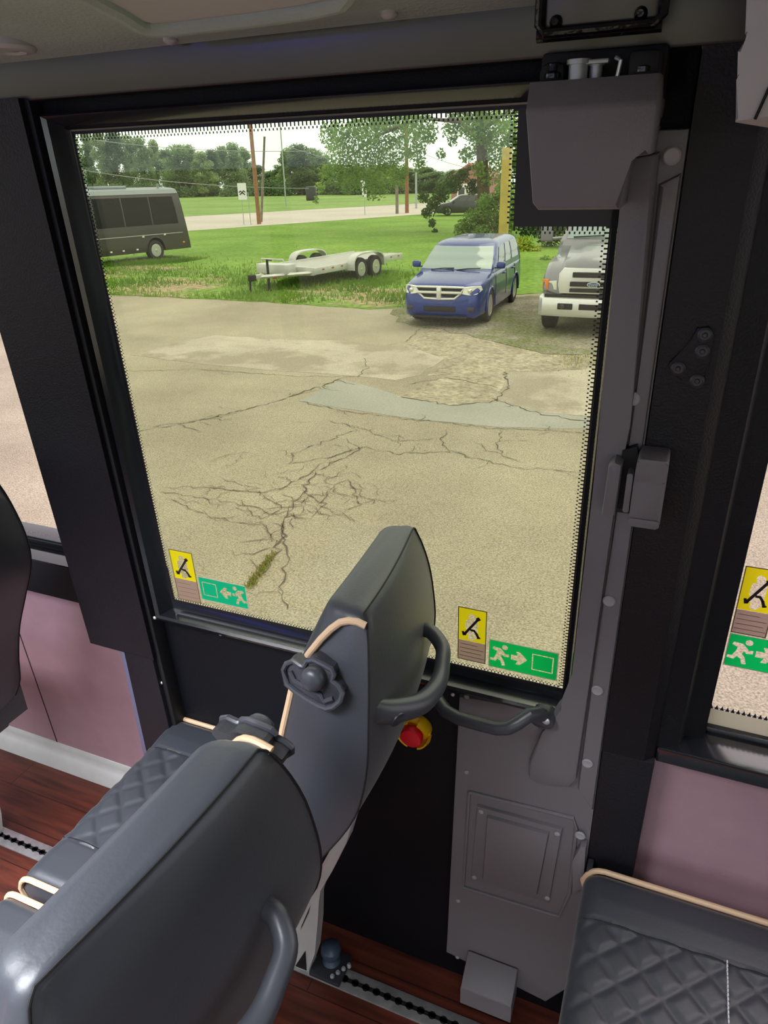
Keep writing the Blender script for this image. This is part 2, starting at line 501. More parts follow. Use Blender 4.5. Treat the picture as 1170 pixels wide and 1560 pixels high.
# aluminium seat tracks let into the floor
def track(n, y, x0, x1, w=.046):
    o = struct(MB().box((x0, y - w / 2, -.004), (x1, y + w / 2, .004), .001).build('trim_%d' % n, M['alu']))
    g = MB(); g.box((x0, y - .0045, .0035), (x1, y + .0045, .0047))
    x = x0
    while x < x1:
        vs = [(x, y, .0047)] + [(x + .0085 * math.cos(a * PI / 5), y + .0085 * math.sin(a * PI / 5), .0047) for a in range(10)]
        g.add(vs, [(0, 1 + i, 1 + (i + 1) % 10) for i in range(10)]); x += .0254
    g.build('track_slot', M['dark'], o, recalc=False)
track(11, .853, -3.2, 2.2)
track(12, .33, -3.2, 2.2)

# ================================================================== DOOR WITH THE LARGE WINDOW
GW = .88
gl = [(-.834, .834), (-.092, .834), (-.092, 1.506), (-.201, 1.506), (-.201, 1.626), (-.834, 1.626)]
leaf = MB()
leaf.box((-.882, .882, -.05), (-.022, .92, .795), .003)
leaf.box((-.882, .872, .79), (-.846, .889, 1.672), .003)
leaf.box((-.090, .872, .79), (-.022, .93, 1.672), .003)
leaf.box((-.85, .872, 1.632), (-.03, .93, 1.672), .003)
door = struct(leaf.build('door_1', M['black_door'], M4=WM))
# moulded window surround: gasket flat, bevel up to a ridge, outer return
def ring(u0, u1, z0, z1, w): return [Vector((u0, w, z0)), Vector((u1, w, z0)), Vector((u1, w, z1)), Vector((u0, w, z1))]
fr = MB()
fr.loft([ring(-.834, -.092, .834, 1.626, .8785), ring(-.838, -.088, .8125, 1.632, .877), ring(-.842, -.084, .8115, 1.636, .872),
         ring(-.850, -.080, .8105, 1.645, .850), ring(-.856, -.078, .807, 1.649, .846), ring(-.860, -.074, .799, 1.652, .850),
         ring(-.862, -.072, .788, 1.654, .874)], cap=(False, False))
fo = fr.build('window_frame', M['frame'], door, WM, sharp=28)
mb = MB()
for a, b, c, d in ((-.8345, -.0915, .8335, .827), (-.8345, -.0915, 1.626, 1.633), (-.841, -.834, .83, 1.63), (-.092, -.086, .83, 1.63)):
    mb.box((a, .8775, min(c, d)), (b, .8795, max(c, d)))
mb.build('window_gasket', M['gasket'], fo, WM)
wprism(MB(), gl, GW, GW + .006).build('glass_pane', M['glass_door'], door, WM)['label'] = 'green tinted door glass'
# black ceramic border with toothed edge, and the black notch behind the operator box
fb = MB()
wprism(fb, [(-.201, 1.506), (-.092, 1.506), (-.092, 1.626), (-.201, 1.626)], GW - .0012, GW - .0004)
def teeth(a, b, nrm, ln, step=.0056):
    a = Vector((a[0], 0, a[1])); b = Vector((b[0], 0, b[1])); n = int((b - a).length / step); t = (b - a).normalized(); q = Vector((nrm[0], 0, nrm[1]))
    o = Vector((0, GW - .0008, 0))
    for i in range(n):
        p = a + t * (i * step) + o
        # bar with a zigzag tip, then a dot
        fb.add([p, p + t * step * .36, p + t * step * .36 + q * ln * .5, p + q * ln * .5], [(0, 1, 2, 3)])
        p2 = p + t * step * .5 + q * ln * .6
        fb.add([p2, p2 + t * step * .34, p2 + t * step * .34 + q * ln * .3, p2 + q * ln * .3], [(0, 1, 2, 3)])
teeth((-.834, 1.626), (-.201, 1.626), (0, -1), .009)
teeth((-.201, 1.626), (-.201, 1.506), (-1, 0), .009)
teeth((-.201, 1.506), (-.092, 1.506), (0, -1), .009)
teeth((-.092, 1.506), (-.092, .834), (-1, 0), .008)
teeth((-.834, .834), (-.834, 1.626), (1, 0), .006)
teeth((-.834, .834), (-.092, .834), (0, 1), .006)
fb.build('frit_border', M['frit'], door, WM, recalc=False)
for q in ((236, 941), (336, 966), (246, 1040), (690, 1058)):
    p = wp(q[0], q[1], .849 if q[0] < 250 else .8815)
    MB().lathe([(.0035, 0), (.0035, .001), (.002, .0025)], WM @ Matrix.Translation(p) @ Matrix.Rotation(PI / 2, 4, 'X'), 12).build('panel_screw', M['screw'], door)
# dark weather strip between pillar and door
mb = MB(); mb.box((-.888, .85, 0), (-.874, .90, 1.672), .004)
mb.build('weather_strip', M['gasket'], door, WM)

def wflat(mb, pts, w):
    return mb.add([(u, w, z) for u, z in pts], [tuple(range(len(pts)))])


def wholes(mb, loops, w):
    """flat film: first loop is the outline, the others are openings"""
    L3 = [[Vector((u, z, 0)) for u, z in lp] for lp in loops]; flat_ = [p for lp in loops for p in lp]
    return mb.add([(u, w, z) for u, z in flat_], [tuple(t) for t in tessellate_polygon(L3)])


def wborder(mb, u0, u1, z0, z1, w, th):
    for a, b, c, d in ((u0, u1, z0, z0 + th), (u0, u1, z1 - th, z1), (u0, u0 + th, z0, z1), (u1 - th, u1, z0, z1)):
        mb.box((a, w, c), (b, w + .0006, d))


# ---- grey moulded side cover with the long channel, flange, caps and hatch
base = Vector((-.15, .86, .06))
t = wempty('door_side_cover', base, 'tall grey moulded cover running down the hinge side of the door', 'door cover')
body = MB()
out = [(-.273, .07), (-.252, .789), (-.170, .797), (-.0845, .806), (-.0815, .84), (-.0795, 1.53), (-.0795, 1.60), (-.022, 1.60), (-.0225, 1.30), (-.022, .80), (-.020, .42), (-.024, .10), (-.06, .03), (-.12, .05)]
wprism(body, out, .853, .873, .004)
body.build('cover_panel', M['grey'], t, WM)
ch = MB()
chan = [(-.081, .70), (-.077, .86), (-.0755, 1.2), (-.0795, 1.53), (-.079, 1.58), (-.047, 1.585), (-.041, 1.29), (-.048, 1.20), (-.050, .95), (-.0525, .69), (-.062, .672), (-.11, .66), (-.127, .672), (-.128, .70), (-.112, .77), (-.095, .825), (-.085, .835), (-.081, .84)]
chan = [(-.0815, .845), (-.0765, .9), (-.0755, 1.2), (-.0795, 1.53), (-.079, 1.575), (-.047, 1.58), (-.041, 1.29), (-.047, 1.20), (-.050, .95), (-.0525, .69), (-.062, .670), (-.112, .655), (-.127, .665), (-.129, .70), (-.112, .77), (-.092, .828)]
wprism(ch, chan, .838, .856, .006)
ch.build('raised_channel', M['grey'], t, WM)
fl = MB(); wprism(fl, [(-.045, 1.213), (-.039, 1.29), (-.044, 1.55), (-.024, 1.56), (-.024, 1.213)], .845, .856, .005)
wprism(fl, [(-.045, 1.17), (-.047, .95), (-.049, .66), (-.022, .62), (-.023, 1.17)], .846, .856, .005)
fl.build('flange', M['grey'], t, WM)
for q in ((1024, 238), (964, 607), (950, 758), (928, 915), (910, 1051), (895, 1162), (884, 1272)):
    p = wp(q[0], q[1], .8455)
    MB().lathe([(.0085, 0), (.0085, .002), (.0072, .003), (.0068, .0028)], WM @ Matrix.Translation(p) @ Matrix.Rotation(PI / 2, 4, 'X'), 20).build('screw_cap', M['grey_cap'], t)
for q in ((711, 1061), (711, 1176), (698, 1372), (697, 1458)):
    p = wp(q[0], q[1], .8525)
    MB().lathe([(.0045, 0), (.0045, .001), (.003, .0025)], WM @ Matrix.Translation(p) @ Matrix.Rotation(PI / 2, 4, 'X'), 14).build('rivet', M['grey_cap'], t)
hz = MB()
# embossed surround of the hatch
hp = wpx([(715, 1206), (874, 1246), (878, 1260), (868, 1360), (852, 1395), (706, 1350)], .852)
loop = [Vector((u, .8515, z)) for u, z in hp]
hz.tube(loop + [loop[0]], .0035, 8)
hz.build('hatch_surround', M['grey'], t, WM)
h = MB(); wprism(h, wpx([(727, 1229), (856, 1265), (836, 1376), (717, 1341)], .846), .846, .854, .002)
ho = h.build('hatch_cover', M['grey'], t, WM)
h = MB(); wprism(h, wpx([(741, 1246), (836, 1273), (818, 1366), (734, 1340)], .838), .838, .847, .006)
h.build('raised_centre', M['grey'], ho, WM)
for q in ((733, 1236), (849, 1270), (723, 1336), (834, 1368)):
    p = wp(q[0], q[1], .8455)
    MB().lathe([(.0048, 0), (.0048, .0015), (.003, .0025)], WM @ Matrix.Translation(p) @ Matrix.Rotation(PI / 2, 4, 'X'), 14).build('rivet', M['grey_cap'], ho)
fbx = MB()
a = wpx([(747, 1428), (842, 1460), (836, 1546), (731, 1511)], .80); zt = wp(747, 1428, .84).z
fbx.prism([(-.224, .850, .115), (-.120, .850, .115), (-.118, .790, .085), (-.222, .790, .085)], [(-.224, .855, .02), (-.120, .855, .02), (-.118, .79, .03), (-.222, .79, .03)], .004)
fbx.build('foot_box', M['grey'], t, WM)

# ---- operator box at the top of the door
t = wempty('door_operator_box', Vector((-.11, .86, 1.53)), 'grey tapered plastic box at the upper corner of the door window', 'operator box')
op = MB()
fpts = [(-.172, 1.645), (-.052, 1.6455), (-.050, 1.55), (-.073, 1.536), (-.150, 1.534), (-.158, 1.540), (-.168, 1.61)]
bpts = [(-.172, 1.652), (-.052, 1.652), (-.050, 1.55), (-.073, 1.534), (-.152, 1.532), (-.160, 1.540), (-.170, 1.61)]
fw = [.775, .775, .762, .762, .762, .762, .764]
fr0 = [(-.172, .790, 1.645), (-.052, .790, 1.6455), (-.0495, .762, 1.622), (-.0515, .762, 1.580), (-.0700, .763, 1.579), (-.0730, .764, 1.5335), (-.151, .764, 1.5335), (-.157, .764, 1.540), (-.168, .762, 1.622)]
bk0 = [(u, .873, z) for u, w, z in fr0]
bm = bmesh.new()
va = [bm.verts.new(p) for p in fr0]; vb = [bm.verts.new(p) for p in bk0]
bm.faces.new((va[0], va[1], va[2], va[8])); bm.faces.new((va[8], va[2], va[3], va[4], va[5], va[6], va[7]))
for i in range(1, 9):
    bm.faces.new((va[i], vb[i], vb[(i + 1) % 9], va[(i + 1) % 9]))
bmesh.ops.bevel(bm, geom=[e for e in bm.edges if all(v in va for v in e.verts)], offset=.004, segments=2, affect='EDGES', profile=.5)
op.bm(bm)
op.build('box_cover', M['grey'], t, WM)
# mechanism showing above the open top of the cover
mech = MB(); mech.box((-.166, .80, 1.60), (-.056, .872, 1.645), .003); mech.box((-.170, .835, 1.60), (-.050, .872, 1.672), .004); mech.box((-.083, .80, 1.64), (-.054, .86, 1.666), .006); mech.box((-.166, .805, 1.64), (-.140, .86, 1.662), .008)
mo = mech.build('mechanism_tray', M['dark'], t, WM)
mech = MB()
for u, w, z0, z1, r in ((-.128, .805, 1.642, 1.658, .009), (-.112, .81, 1.642, 1.656, .006)):
    mech.lathe([(r, 0), (r, z1 - z0), (r * 1.25, z1 - z0), (r * 1.25, z1 - z0 + .004)], WM @ Matrix.Translation((u, w, z0)), 16)
mech.box((-.128, .80, 1.657), (-.100, .818, 1.661), .001, mx=WM)
mech.build('steel_spindle', M['metal_pole'], mo)
mech = MB(); mech.tube([WM @ Vector((-.091, .80, 1.645)), WM @ Vector((-.089, .80, 1.658)), WM @ Vector((-.094, .805, 1.661))], .0018, 8)
mech.build('steel_wire', M['screw'], mo)
for u in (-.152, -.068):
    MB().lathe([(.008, 0), (.008, .004), (.004, .006), (.004, .012)], WM @ Matrix.Translation((u, .805, 1.648)), 14).build('bolt', M['gloss'], mo)

# black housing on the header above the box
t = wempty('header_housing', Vector((-.11, .83, 1.69)), 'gloss black housing on the header directly above the operator box', 'housing')
hb = MB(); hb.box((-.1635, .795, 1.685), (-.058, .86, 1.80), .006)
hb.build('housing_body', M['header'], t, WM)
rim = MB(); rim.tube([(-.1655, .796, 1.80), (-.1655, .794, 1.690), (-.160, .793, 1.684), (-.062, .793, 1.684), (-.056, .794, 1.690), (-.055, .796, 1.80)], .0045, 10)
rim.tube([(-.168, .80, 1.683), (-.056, .80, 1.683)], .006, 10)
rim.build('housing_rim', M['gloss'], t, WM)
for u in (-.150, -.075):
    MB().lathe([(.006, 0), (.006, .003), (.003, .008)], WM @ Matrix.Translation((u, .797, 1.692)) @ Matrix.Rotation(PI / 2, 4, 'X'), 12).build('bolt', M['gloss'], t)

# ---- grey hinge / catch at mid height of the flange
t = wempty('door_catch', Vector((-.02, .85, 1.2)), 'grey two piece door catch bridging flange and black pillar', 'door catch')
cb = MB(); wprism(cb, rrect(-.0275, .0085, 1.174, 1.25, .004), .812, .858, .004)
wprism(cb, rrect(-.0265, .008, 1.232, 1.262, .004), .806, .85, .005)
cb.build('catch_body', M['grey'], t, WM)
cb = MB(); wprism(cb, rrect(-.028, .008, 1.171, 1.182, .003), .810, .85, .002); cb.build('catch_cap', M['grey'], t, WM)
cb = MB(); wprism(cb, [(-.060, 1.178), (-.0585, 1.245), (-.052, 1.252), (-.043, 1.248), (-.044, 1.18)], .812, .85, .004)
cb.build('keeper_lip', M['grey'], t, WM)
cb = MB(); wprism(cb, [(-.047, 1.18), (-.046, 1.258), (-.030, 1.266), (-.026, 1.25), (-.026, 1.18)], .834, .85); cb.build('keeper_slot', M['dark'], t, WM)
cb = MB(); wprism(cb, rrect(-.036, -.029, 1.186, 1.238, .002), .815, .845, .001); cb.build('latch_tongue', M['grey'], t, WM)

# lower hinge bracket by the seat cushion
t = wempty('hinge_bracket', Vector((-.02, .85, .50)), 'small grey metal bracket beside the quilted cushion at the lower right', 'bracket')
hb = MB(); wprism(hb, wpx([(872, 1310), (884, 1290), (893, 1290), (889, 1352), (872, 1362)], .838), .836, .852, .002); hb.build('bracket_plate', M['grey'], t, WM)
hb = MB(); hb.box((-.018, .825, .455), (-.008, .85, .505), .002); hb.build('bracket_hook', M['plastic'], t, WM)

# small black plate with screws on the right pillar
t = wempty('pillar_plate', Vector((.02, .85, 1.3)), 'small black lock plate with screws on the right pillar', 'plate')
pb = MB(); wprism(pb, wpx([(1062, 500), (1080, 498), (1088, 512), (1080, 560), (1062, 592), (1048, 585), (1030, 575), (1018, 560), (1020, 552), (1052, 522)], .848), .8485, .853, .001)
pb.build('plate', M['black'], t, WM)
for q in ((1033, 561), (1074, 510), (1070, 535), (1062, 580)):
    p = wp(q[0], q[1], .849)
    MB().lathe([(.008, 0), (.008, .002), (.006, .003), (.006, .002), (.003, .002), (.002, .0035)], WM @ Matrix.Translation(p) @ Matrix.Rotation(PI / 2, 4, 'X'), 16).build('screw', M['plastic'], t)

# ---- dark grab handle under the glass
def wtube_px(mb, pts, r, n=12):
    mb.tube([wp(a, b, w) for a, b, w in pts], r, n)
t = wempty('grab_handle', wp(760, 1100, .85), 'dark grey bent grab handle under the right end of the door glass', 'handle')
g = MB(); wtube_px(g, [(662, 1048, .845), (668, 1068, .825), (680, 1084, .80), (698, 1094, .79), (730, 1103, .785), (757, 1110, .785), (775, 1109, .785), (790, 1101, .79), (806, 1089, .80), (818, 1087, .815), (826, 1089, .825)], .0105, 14)
g.build('grip', M['handle'], t, WM)
g = MB(); p = wp(828, 1094, .835)
g.prism([(p.x + x * 1.5, .822, p.z + z) for x, z in rrect(-.012, .012, -.011, .011, .0105)], [(p.x + x * 1.5, .854, p.z + z) for x, z in rrect(-.012, .012, -.011, .011, .0105)], .004)
g.build('mounting_foot', M['handle'], t, WM)
g = MB(); p = wp(663, 1052, .86); g.lathe([(.013, 0), (.013, .02), (.009, .028)], WM @ Matrix.Translation(p) @ Matrix.Rotation(PI / 2, 4, 'X'), 16); g.build('mounting_foot', M['handle'], t)
p = wp(832, 1098, .8215)
MB().lathe([(.006, 0), (.006, .002), (.003, .004)], WM @ Matrix.Translation(p) @ Matrix.Rotation(PI / 2, 4, 'X'), 14).build('bolt', M['screw'], t)

# ---- emergency stop: red mushroom in a yellow guard
p = wp(625, 1127, .845)
ex = WM @ Matrix.Translation((p.x, .882, p.z)) @ Matrix.Rotation(PI / 2, 4, 'X')
t = wempty('emergency_button', Vector((p.x, .872, p.z)), 'red emergency push button with yellow guard on the black door panel', 'button')
g = MB(); g.lathe([(.028, 0), (.028, .008), (.022, .012), (.012, .012)], ex, 28); g.build('collar', M['yellow'], t)
for k in range(4):
    a0 = math.radians(45 + 90 * k)
    g = MB(); rr = []
    for i in range(5):
        a = a0 + math.radians(-26 + 13 * i)
        rr.append([ex @ Vector((r * math.cos(a), r * math.sin(a), h)) for r, h in ((.030, .004), (.0325, .020), (.029, .030), (.0265, .029), (.027, .018), (.026, .004))])
    g.loft(rr); g.build('guard_claw', M['yellow'], t)
g = MB(); g.lathe([(.010, .01), (.010, .022), (.0195, .023), (.0205, .030), (.0185, .036), (.010, .0385), (.001, .039)], ex, 28); g.build('push_button', M['red'], t)

# ================================================================== STICKERS
def sticker_hammer(u0, u1, z0, z1, w, zs, label):
    """yellow break-glass pictogram (above zs) with a brown text block under it"""
    t = wempty('hammer_sticker', Vector(((u0 + u1) / 2, w, z0)), label, 'sticker', 'break glass stickers')
    W = u1 - u0; H = z1 - zs
    def at(x, y): return (u0 + x * W, zs + y * H)
    b = MB(); wborder(b, u0, u1, z0, z1, w - .0004, .0014); b.build('border', M['st_edge'], t, WM)
    glp = [at(*q) for q in ((.36, .06), (.36, .20), (.27, .22), (.32, .33), (.26, .38), (.28, .62), (.40, .66), (.36, .78), (.46, .84), (.60, .80), (.64, .68), (.70, .60), (.70, .20), (.62, .10), (.52, .04))]
    b = MB(); wholes(b, [rrect(u0 + .001, u1 - .001, zs, z1 - .001, .002), glp], w); b.build('yellow_field', M['st_yellow'], t, WM)
    b = MB(); wflat(b, rrect(u0 + .001, u1 - .001, z0 + .001, zs - .0005, .001), w); b.build('text_block', M['st_brown'], t, WM)
    b = MB()
    for i, (l, r) in enumerate(((.1, .7), (.08, .92), (.1, .85), (.06, .95))):
        zz = zs - (zs - z0) * (.2 + .2 * i); wprism(b, [(u0 + l * W, zz), (u0 + r * W, zz), (u0 + r * W, zz + .0009), (u0 + l * W, zz + .0009)], w - .0006, w - .0003)
    b.build('print_lines', M['st_line'], t, WM)
    b = MB(); wflat(b, glp, w); b.build('broken_glass', M['st_clear'], t, WM)
    b = MB()
    def bar(p, q, th):
        p = Vector(at(*p)); q = Vector(at(*q)); d = (q - p).normalized() * th; n = Vector((-d.y, d.x)) * .5
        wprism(b, [tuple(p + n), tuple(p - n), tuple(q - n), tuple(q + n)], w - .0013, w - .0008)
    bar((.24, .20), (.70, .72), .0042); bar((.66, .70), (.76, .76), .0062)
    bar((.44, .36), (.58, .36), .004); bar((.56, .37), (.68, .26), .0038); bar((.66, .28), (.74, .14), .0042); bar((.68, .15), (.80, .17), .003)
    bar((.18, .22), (.30, .20), .005); bar((.18, .28), (.22, .16), .004)
    b.build('hammer_symbol', M['st_black'], t, WM)
    return t


def sticker_exit(u0, u1, z0, z1, w, mt, flip, label):
    t = wempty('exit_sticker', Vector(((u0 + u1) / 2, w, z0)), label, 'sticker', 'green exit stickers')
    W = u1 - u0; H = z1 - z0
    def at(x, y): return ((u1 - x * H) if flip else (u0 + x * H), z0 + y * H)
    b = MB(); wborder(b, u0, u1, z0, z1, w - .0004, .0012); b.build('border', M['st_white'], t, WM)
    R = W / H; x0, x1, y0, y1, q = R - .74, R - .13, .22, .80, .03
    head = [(.47 + .085 * math.cos(a * PI / 8), .80 + .085 * math.sin(a * PI / 8)) for a in range(16)]
    figure = [(.10, .68), (.14, .76), (.34, .74), (.42, .66), (.50, .56), (.60, .58), (.60, .48), (.46, .46), (.40, .52), (.36, .44), (.44, .34), (.50, .14), (.40, .12), (.36, .28), (.26, .34), (.20, .24), (.04, .26), (.05, .34), (.15, .34), (.22, .50), (.24, .62)]
    arrow = [(.66, .42), (.66, .60), (.86, .60), (.80, .74), (.92, .74), (1.13, .51), (.92, .28), (.80, .28), (.86, .42)]
    outer_ = [(x0, y0), (x1, y0), (x1, y1), (x0, y1)]; inner_ = [(x0 + q, y0 + q), (x1 - q, y0 + q), (x1 - q, y1 - q), (x0 + q, y1 - q)]
    tr = lambda pts: [at(*p) for p in pts]
    b = MB(); wholes(b, [rrect(u0 + .0008, u1 - .0008, z0 + .0008, z1 - .0008, .003), tr(head), tr(figure), tr(arrow), tr(outer_)], w); wflat(b, tr(inner_), w); b.build('green_field', mt, t, WM)
    b = MB(); wflat(b, tr(head), w); wflat(b, tr(figure), w); b.build('running_figure', M['st_clear'], t, WM)
    b = MB(); wflat(b, tr(arrow), w); b.build('arrow', M['st_clear'], t, WM)
    b = MB(); wholes(b, [tr(outer_), tr(inner_)], w); b.build('doorway_outline', M['st_clear'], t, WM)
    return t


sw = .8765
sticker_hammer(-.8185, -.767, .840, .951, sw, .888, 'small yellow break glass hammer sticker at the lower left corner of the door window')
sticker_exit(-.763, -.660, .851, .9025, sw, M['st_green2'], True, 'teal green exit sticker with arrow pointing left at the lower left of the door window')
sticker_hammer(-.262, -.2155, .849, .952, sw, .8885, 'yellow hammer sticker beside the green exit sign, lower right of the door window')
sticker_exit(-.2105, -.102, .8475, .9015, sw, M['st_green'], False, 'green exit sticker with arrow pointing right on the door window')
sticker_hammer(.1265, .172, .957, 1.069, .937, .998, 'yellow break glass hammer sticker on the side window at the right edge')
sticker_exit(.1265, .235, .8975, .9555, .937, M['st_green'], False, 'green exit sticker on the side window at the right edge')

# ================================================================== CEILING FITTINGS
def cpx(px, py, drop=0.):
    r = wray(px, py); k0 = (1.753 + .85 * .16 - CZ - drop) / (r.z + .16 * r.y)
    return Vector((r.x * k0, r.y * k0, CZ + r.z * k0))

# moulded console recess in the headliner
t = empty('ceiling_console', cpx(225, 20), 'grey moulded console with raised rim in the headliner at the top left', 'ceiling console')
outl = [cpx(*q) for q in ((40, -60), (120, -25), (178, 6), (212, 28), (232, 33), (262, 31), (380, 17), (470, 4), (520, -8), (560, -60))]
mb = MB(); mb.tube([p + Vector((0, 0, -.004)) for p in outl], .011, 10)
mb.build('console_rim', M['headliner'], t)
inn = [cpx(*q) for q in ((60, -60), (130, -28), (186, 2), (216, 22), (232, 26), (262, 24), (380, 9), (460, -4), (505, -14), (540, -60))]
mb = MB(); mb.prism([p + Vector((0, 0, -.006)) for p in inn], [p + Vector((0, 0, .01)) for p in inn])
mb.build('console_panel', M['lightgrey'], t)
# round reading-lamp outlet
p = cpx(12, 69)
t = empty('ceiling_lamp', p, 'small round pale lamp outlet in the headliner at the far left', 'ceiling lamp')
ml = Matrix.Translation(p) @ Matrix.Rotation(PI, 4, 'X')
MB().lathe([(.034, -.005), (.034, .003), (.030, .007), (.020, .008), (.017, .004), (.001, .004)], ml, 28).build('lamp_bezel', M['lightgrey'], t)
MB().lathe([(.016, .003), (.012, .006), (.001, .007)], ml, 20).build('lens', M['headliner'], t)
for i, q in enumerate(((260, 60), (593, 20))):
    p = cpx(*q); o = MB().lathe([(.009, -.004), (.009, .002), (.006, .005), (.001, .006)], Matrix.Translation(p) @ Matrix.Rotation(PI, 4, 'X'), 18).build('ceiling_screw', M['lightgrey'], base=p)
    tag(o, ['grey dome screw in the headliner, beside the ceiling console', 'grey dome screw in the headliner, midway along the door header'][i], 'screw', 'headliner screws')
# hanging grey cover at the upper right
t = empty('overhead_cover', aty(1200, 100, .6), 'light grey stepped cover hanging from the ceiling at the upper right edge', 'overhead cover')
o1 = [aty(*q, .6) for q in ((1141, -130), (1134, 50), (1142, 62), (1123, 78), (1122, 116), (1127, 118), (1119, 186), (1300, 160), (1300, -130))]
mb = MB(); mb.prism(o1, [p + Vector((.05, .18, .0)) for p in o1], .004); mb.build('cover_shell', M['lightgrey'], t)
mb = MB(); mb.tube([aty(1172, 133, .598), aty(1150, 182, .598)], .0012, 6); mb.build('joint_line', M['seam'], t)
# blue light strip of the bus interior, above the aisle
t = MB(); t.box((-1.68, -1.442, 1.82), (-1.48, -1.42, 1.90), .002)
o = t.build('led_strip', M['led'], base=Vector((-1.58, -1.44, 1.9))); tag(o, 'short blue light strip on the opposite header, mirrored in the black header over the door', 'light strip')

# ================================================================== SEATS
ZS = [1.162, 1.159, 1.15, 1.10, 1.05, .97, .90, .80, .70, .60, .52, .49]
XR = [-.296, -.286, -.279, -.270, -.266, -.266, -.283, -.342, -.402, -.444, -.468, -.475]
XF = [-.328, -.335, -.341, -.362, -.377, -.394, -.411, -.452, -.495, -.525, -.545, -.54]
HW = [.098, .110, .118, .138, .152, .166, .174, .184, .194, .200, .202, .186]


def smooth_at(z, A):
    if z >= ZS[0]: return A[0]
    if z <= ZS[-1]: return A[-1]
    for i in range(len(ZS) - 1):
        if ZS[i] >= z >= ZS[i + 1]:
            def val(k): return A[max(0, min(len(A) - 1, k))]
            def zz(k): return ZS[max(0, min(len(A) - 1, k))]
            h = ZS[i + 1] - ZS[i]; tt = (z - ZS[i]) / h
            m0 = (val(i + 1) - val(i - 1)) / ((zz(i + 1) - zz(i - 1)) or 1) * h
            m1 = (val(i + 2) - val(i)) / ((zz(i + 2) - zz(i)) or 1) * h
            return (2 * tt ** 3 - 3 * tt ** 2 + 1) * val(i) + (tt ** 3 - 2 * tt ** 2 + tt) * m0 + (-2 * tt ** 3 + 3 * tt ** 2) * val(i + 1) + (tt ** 3 - tt ** 2) * m1


WRAP = .028


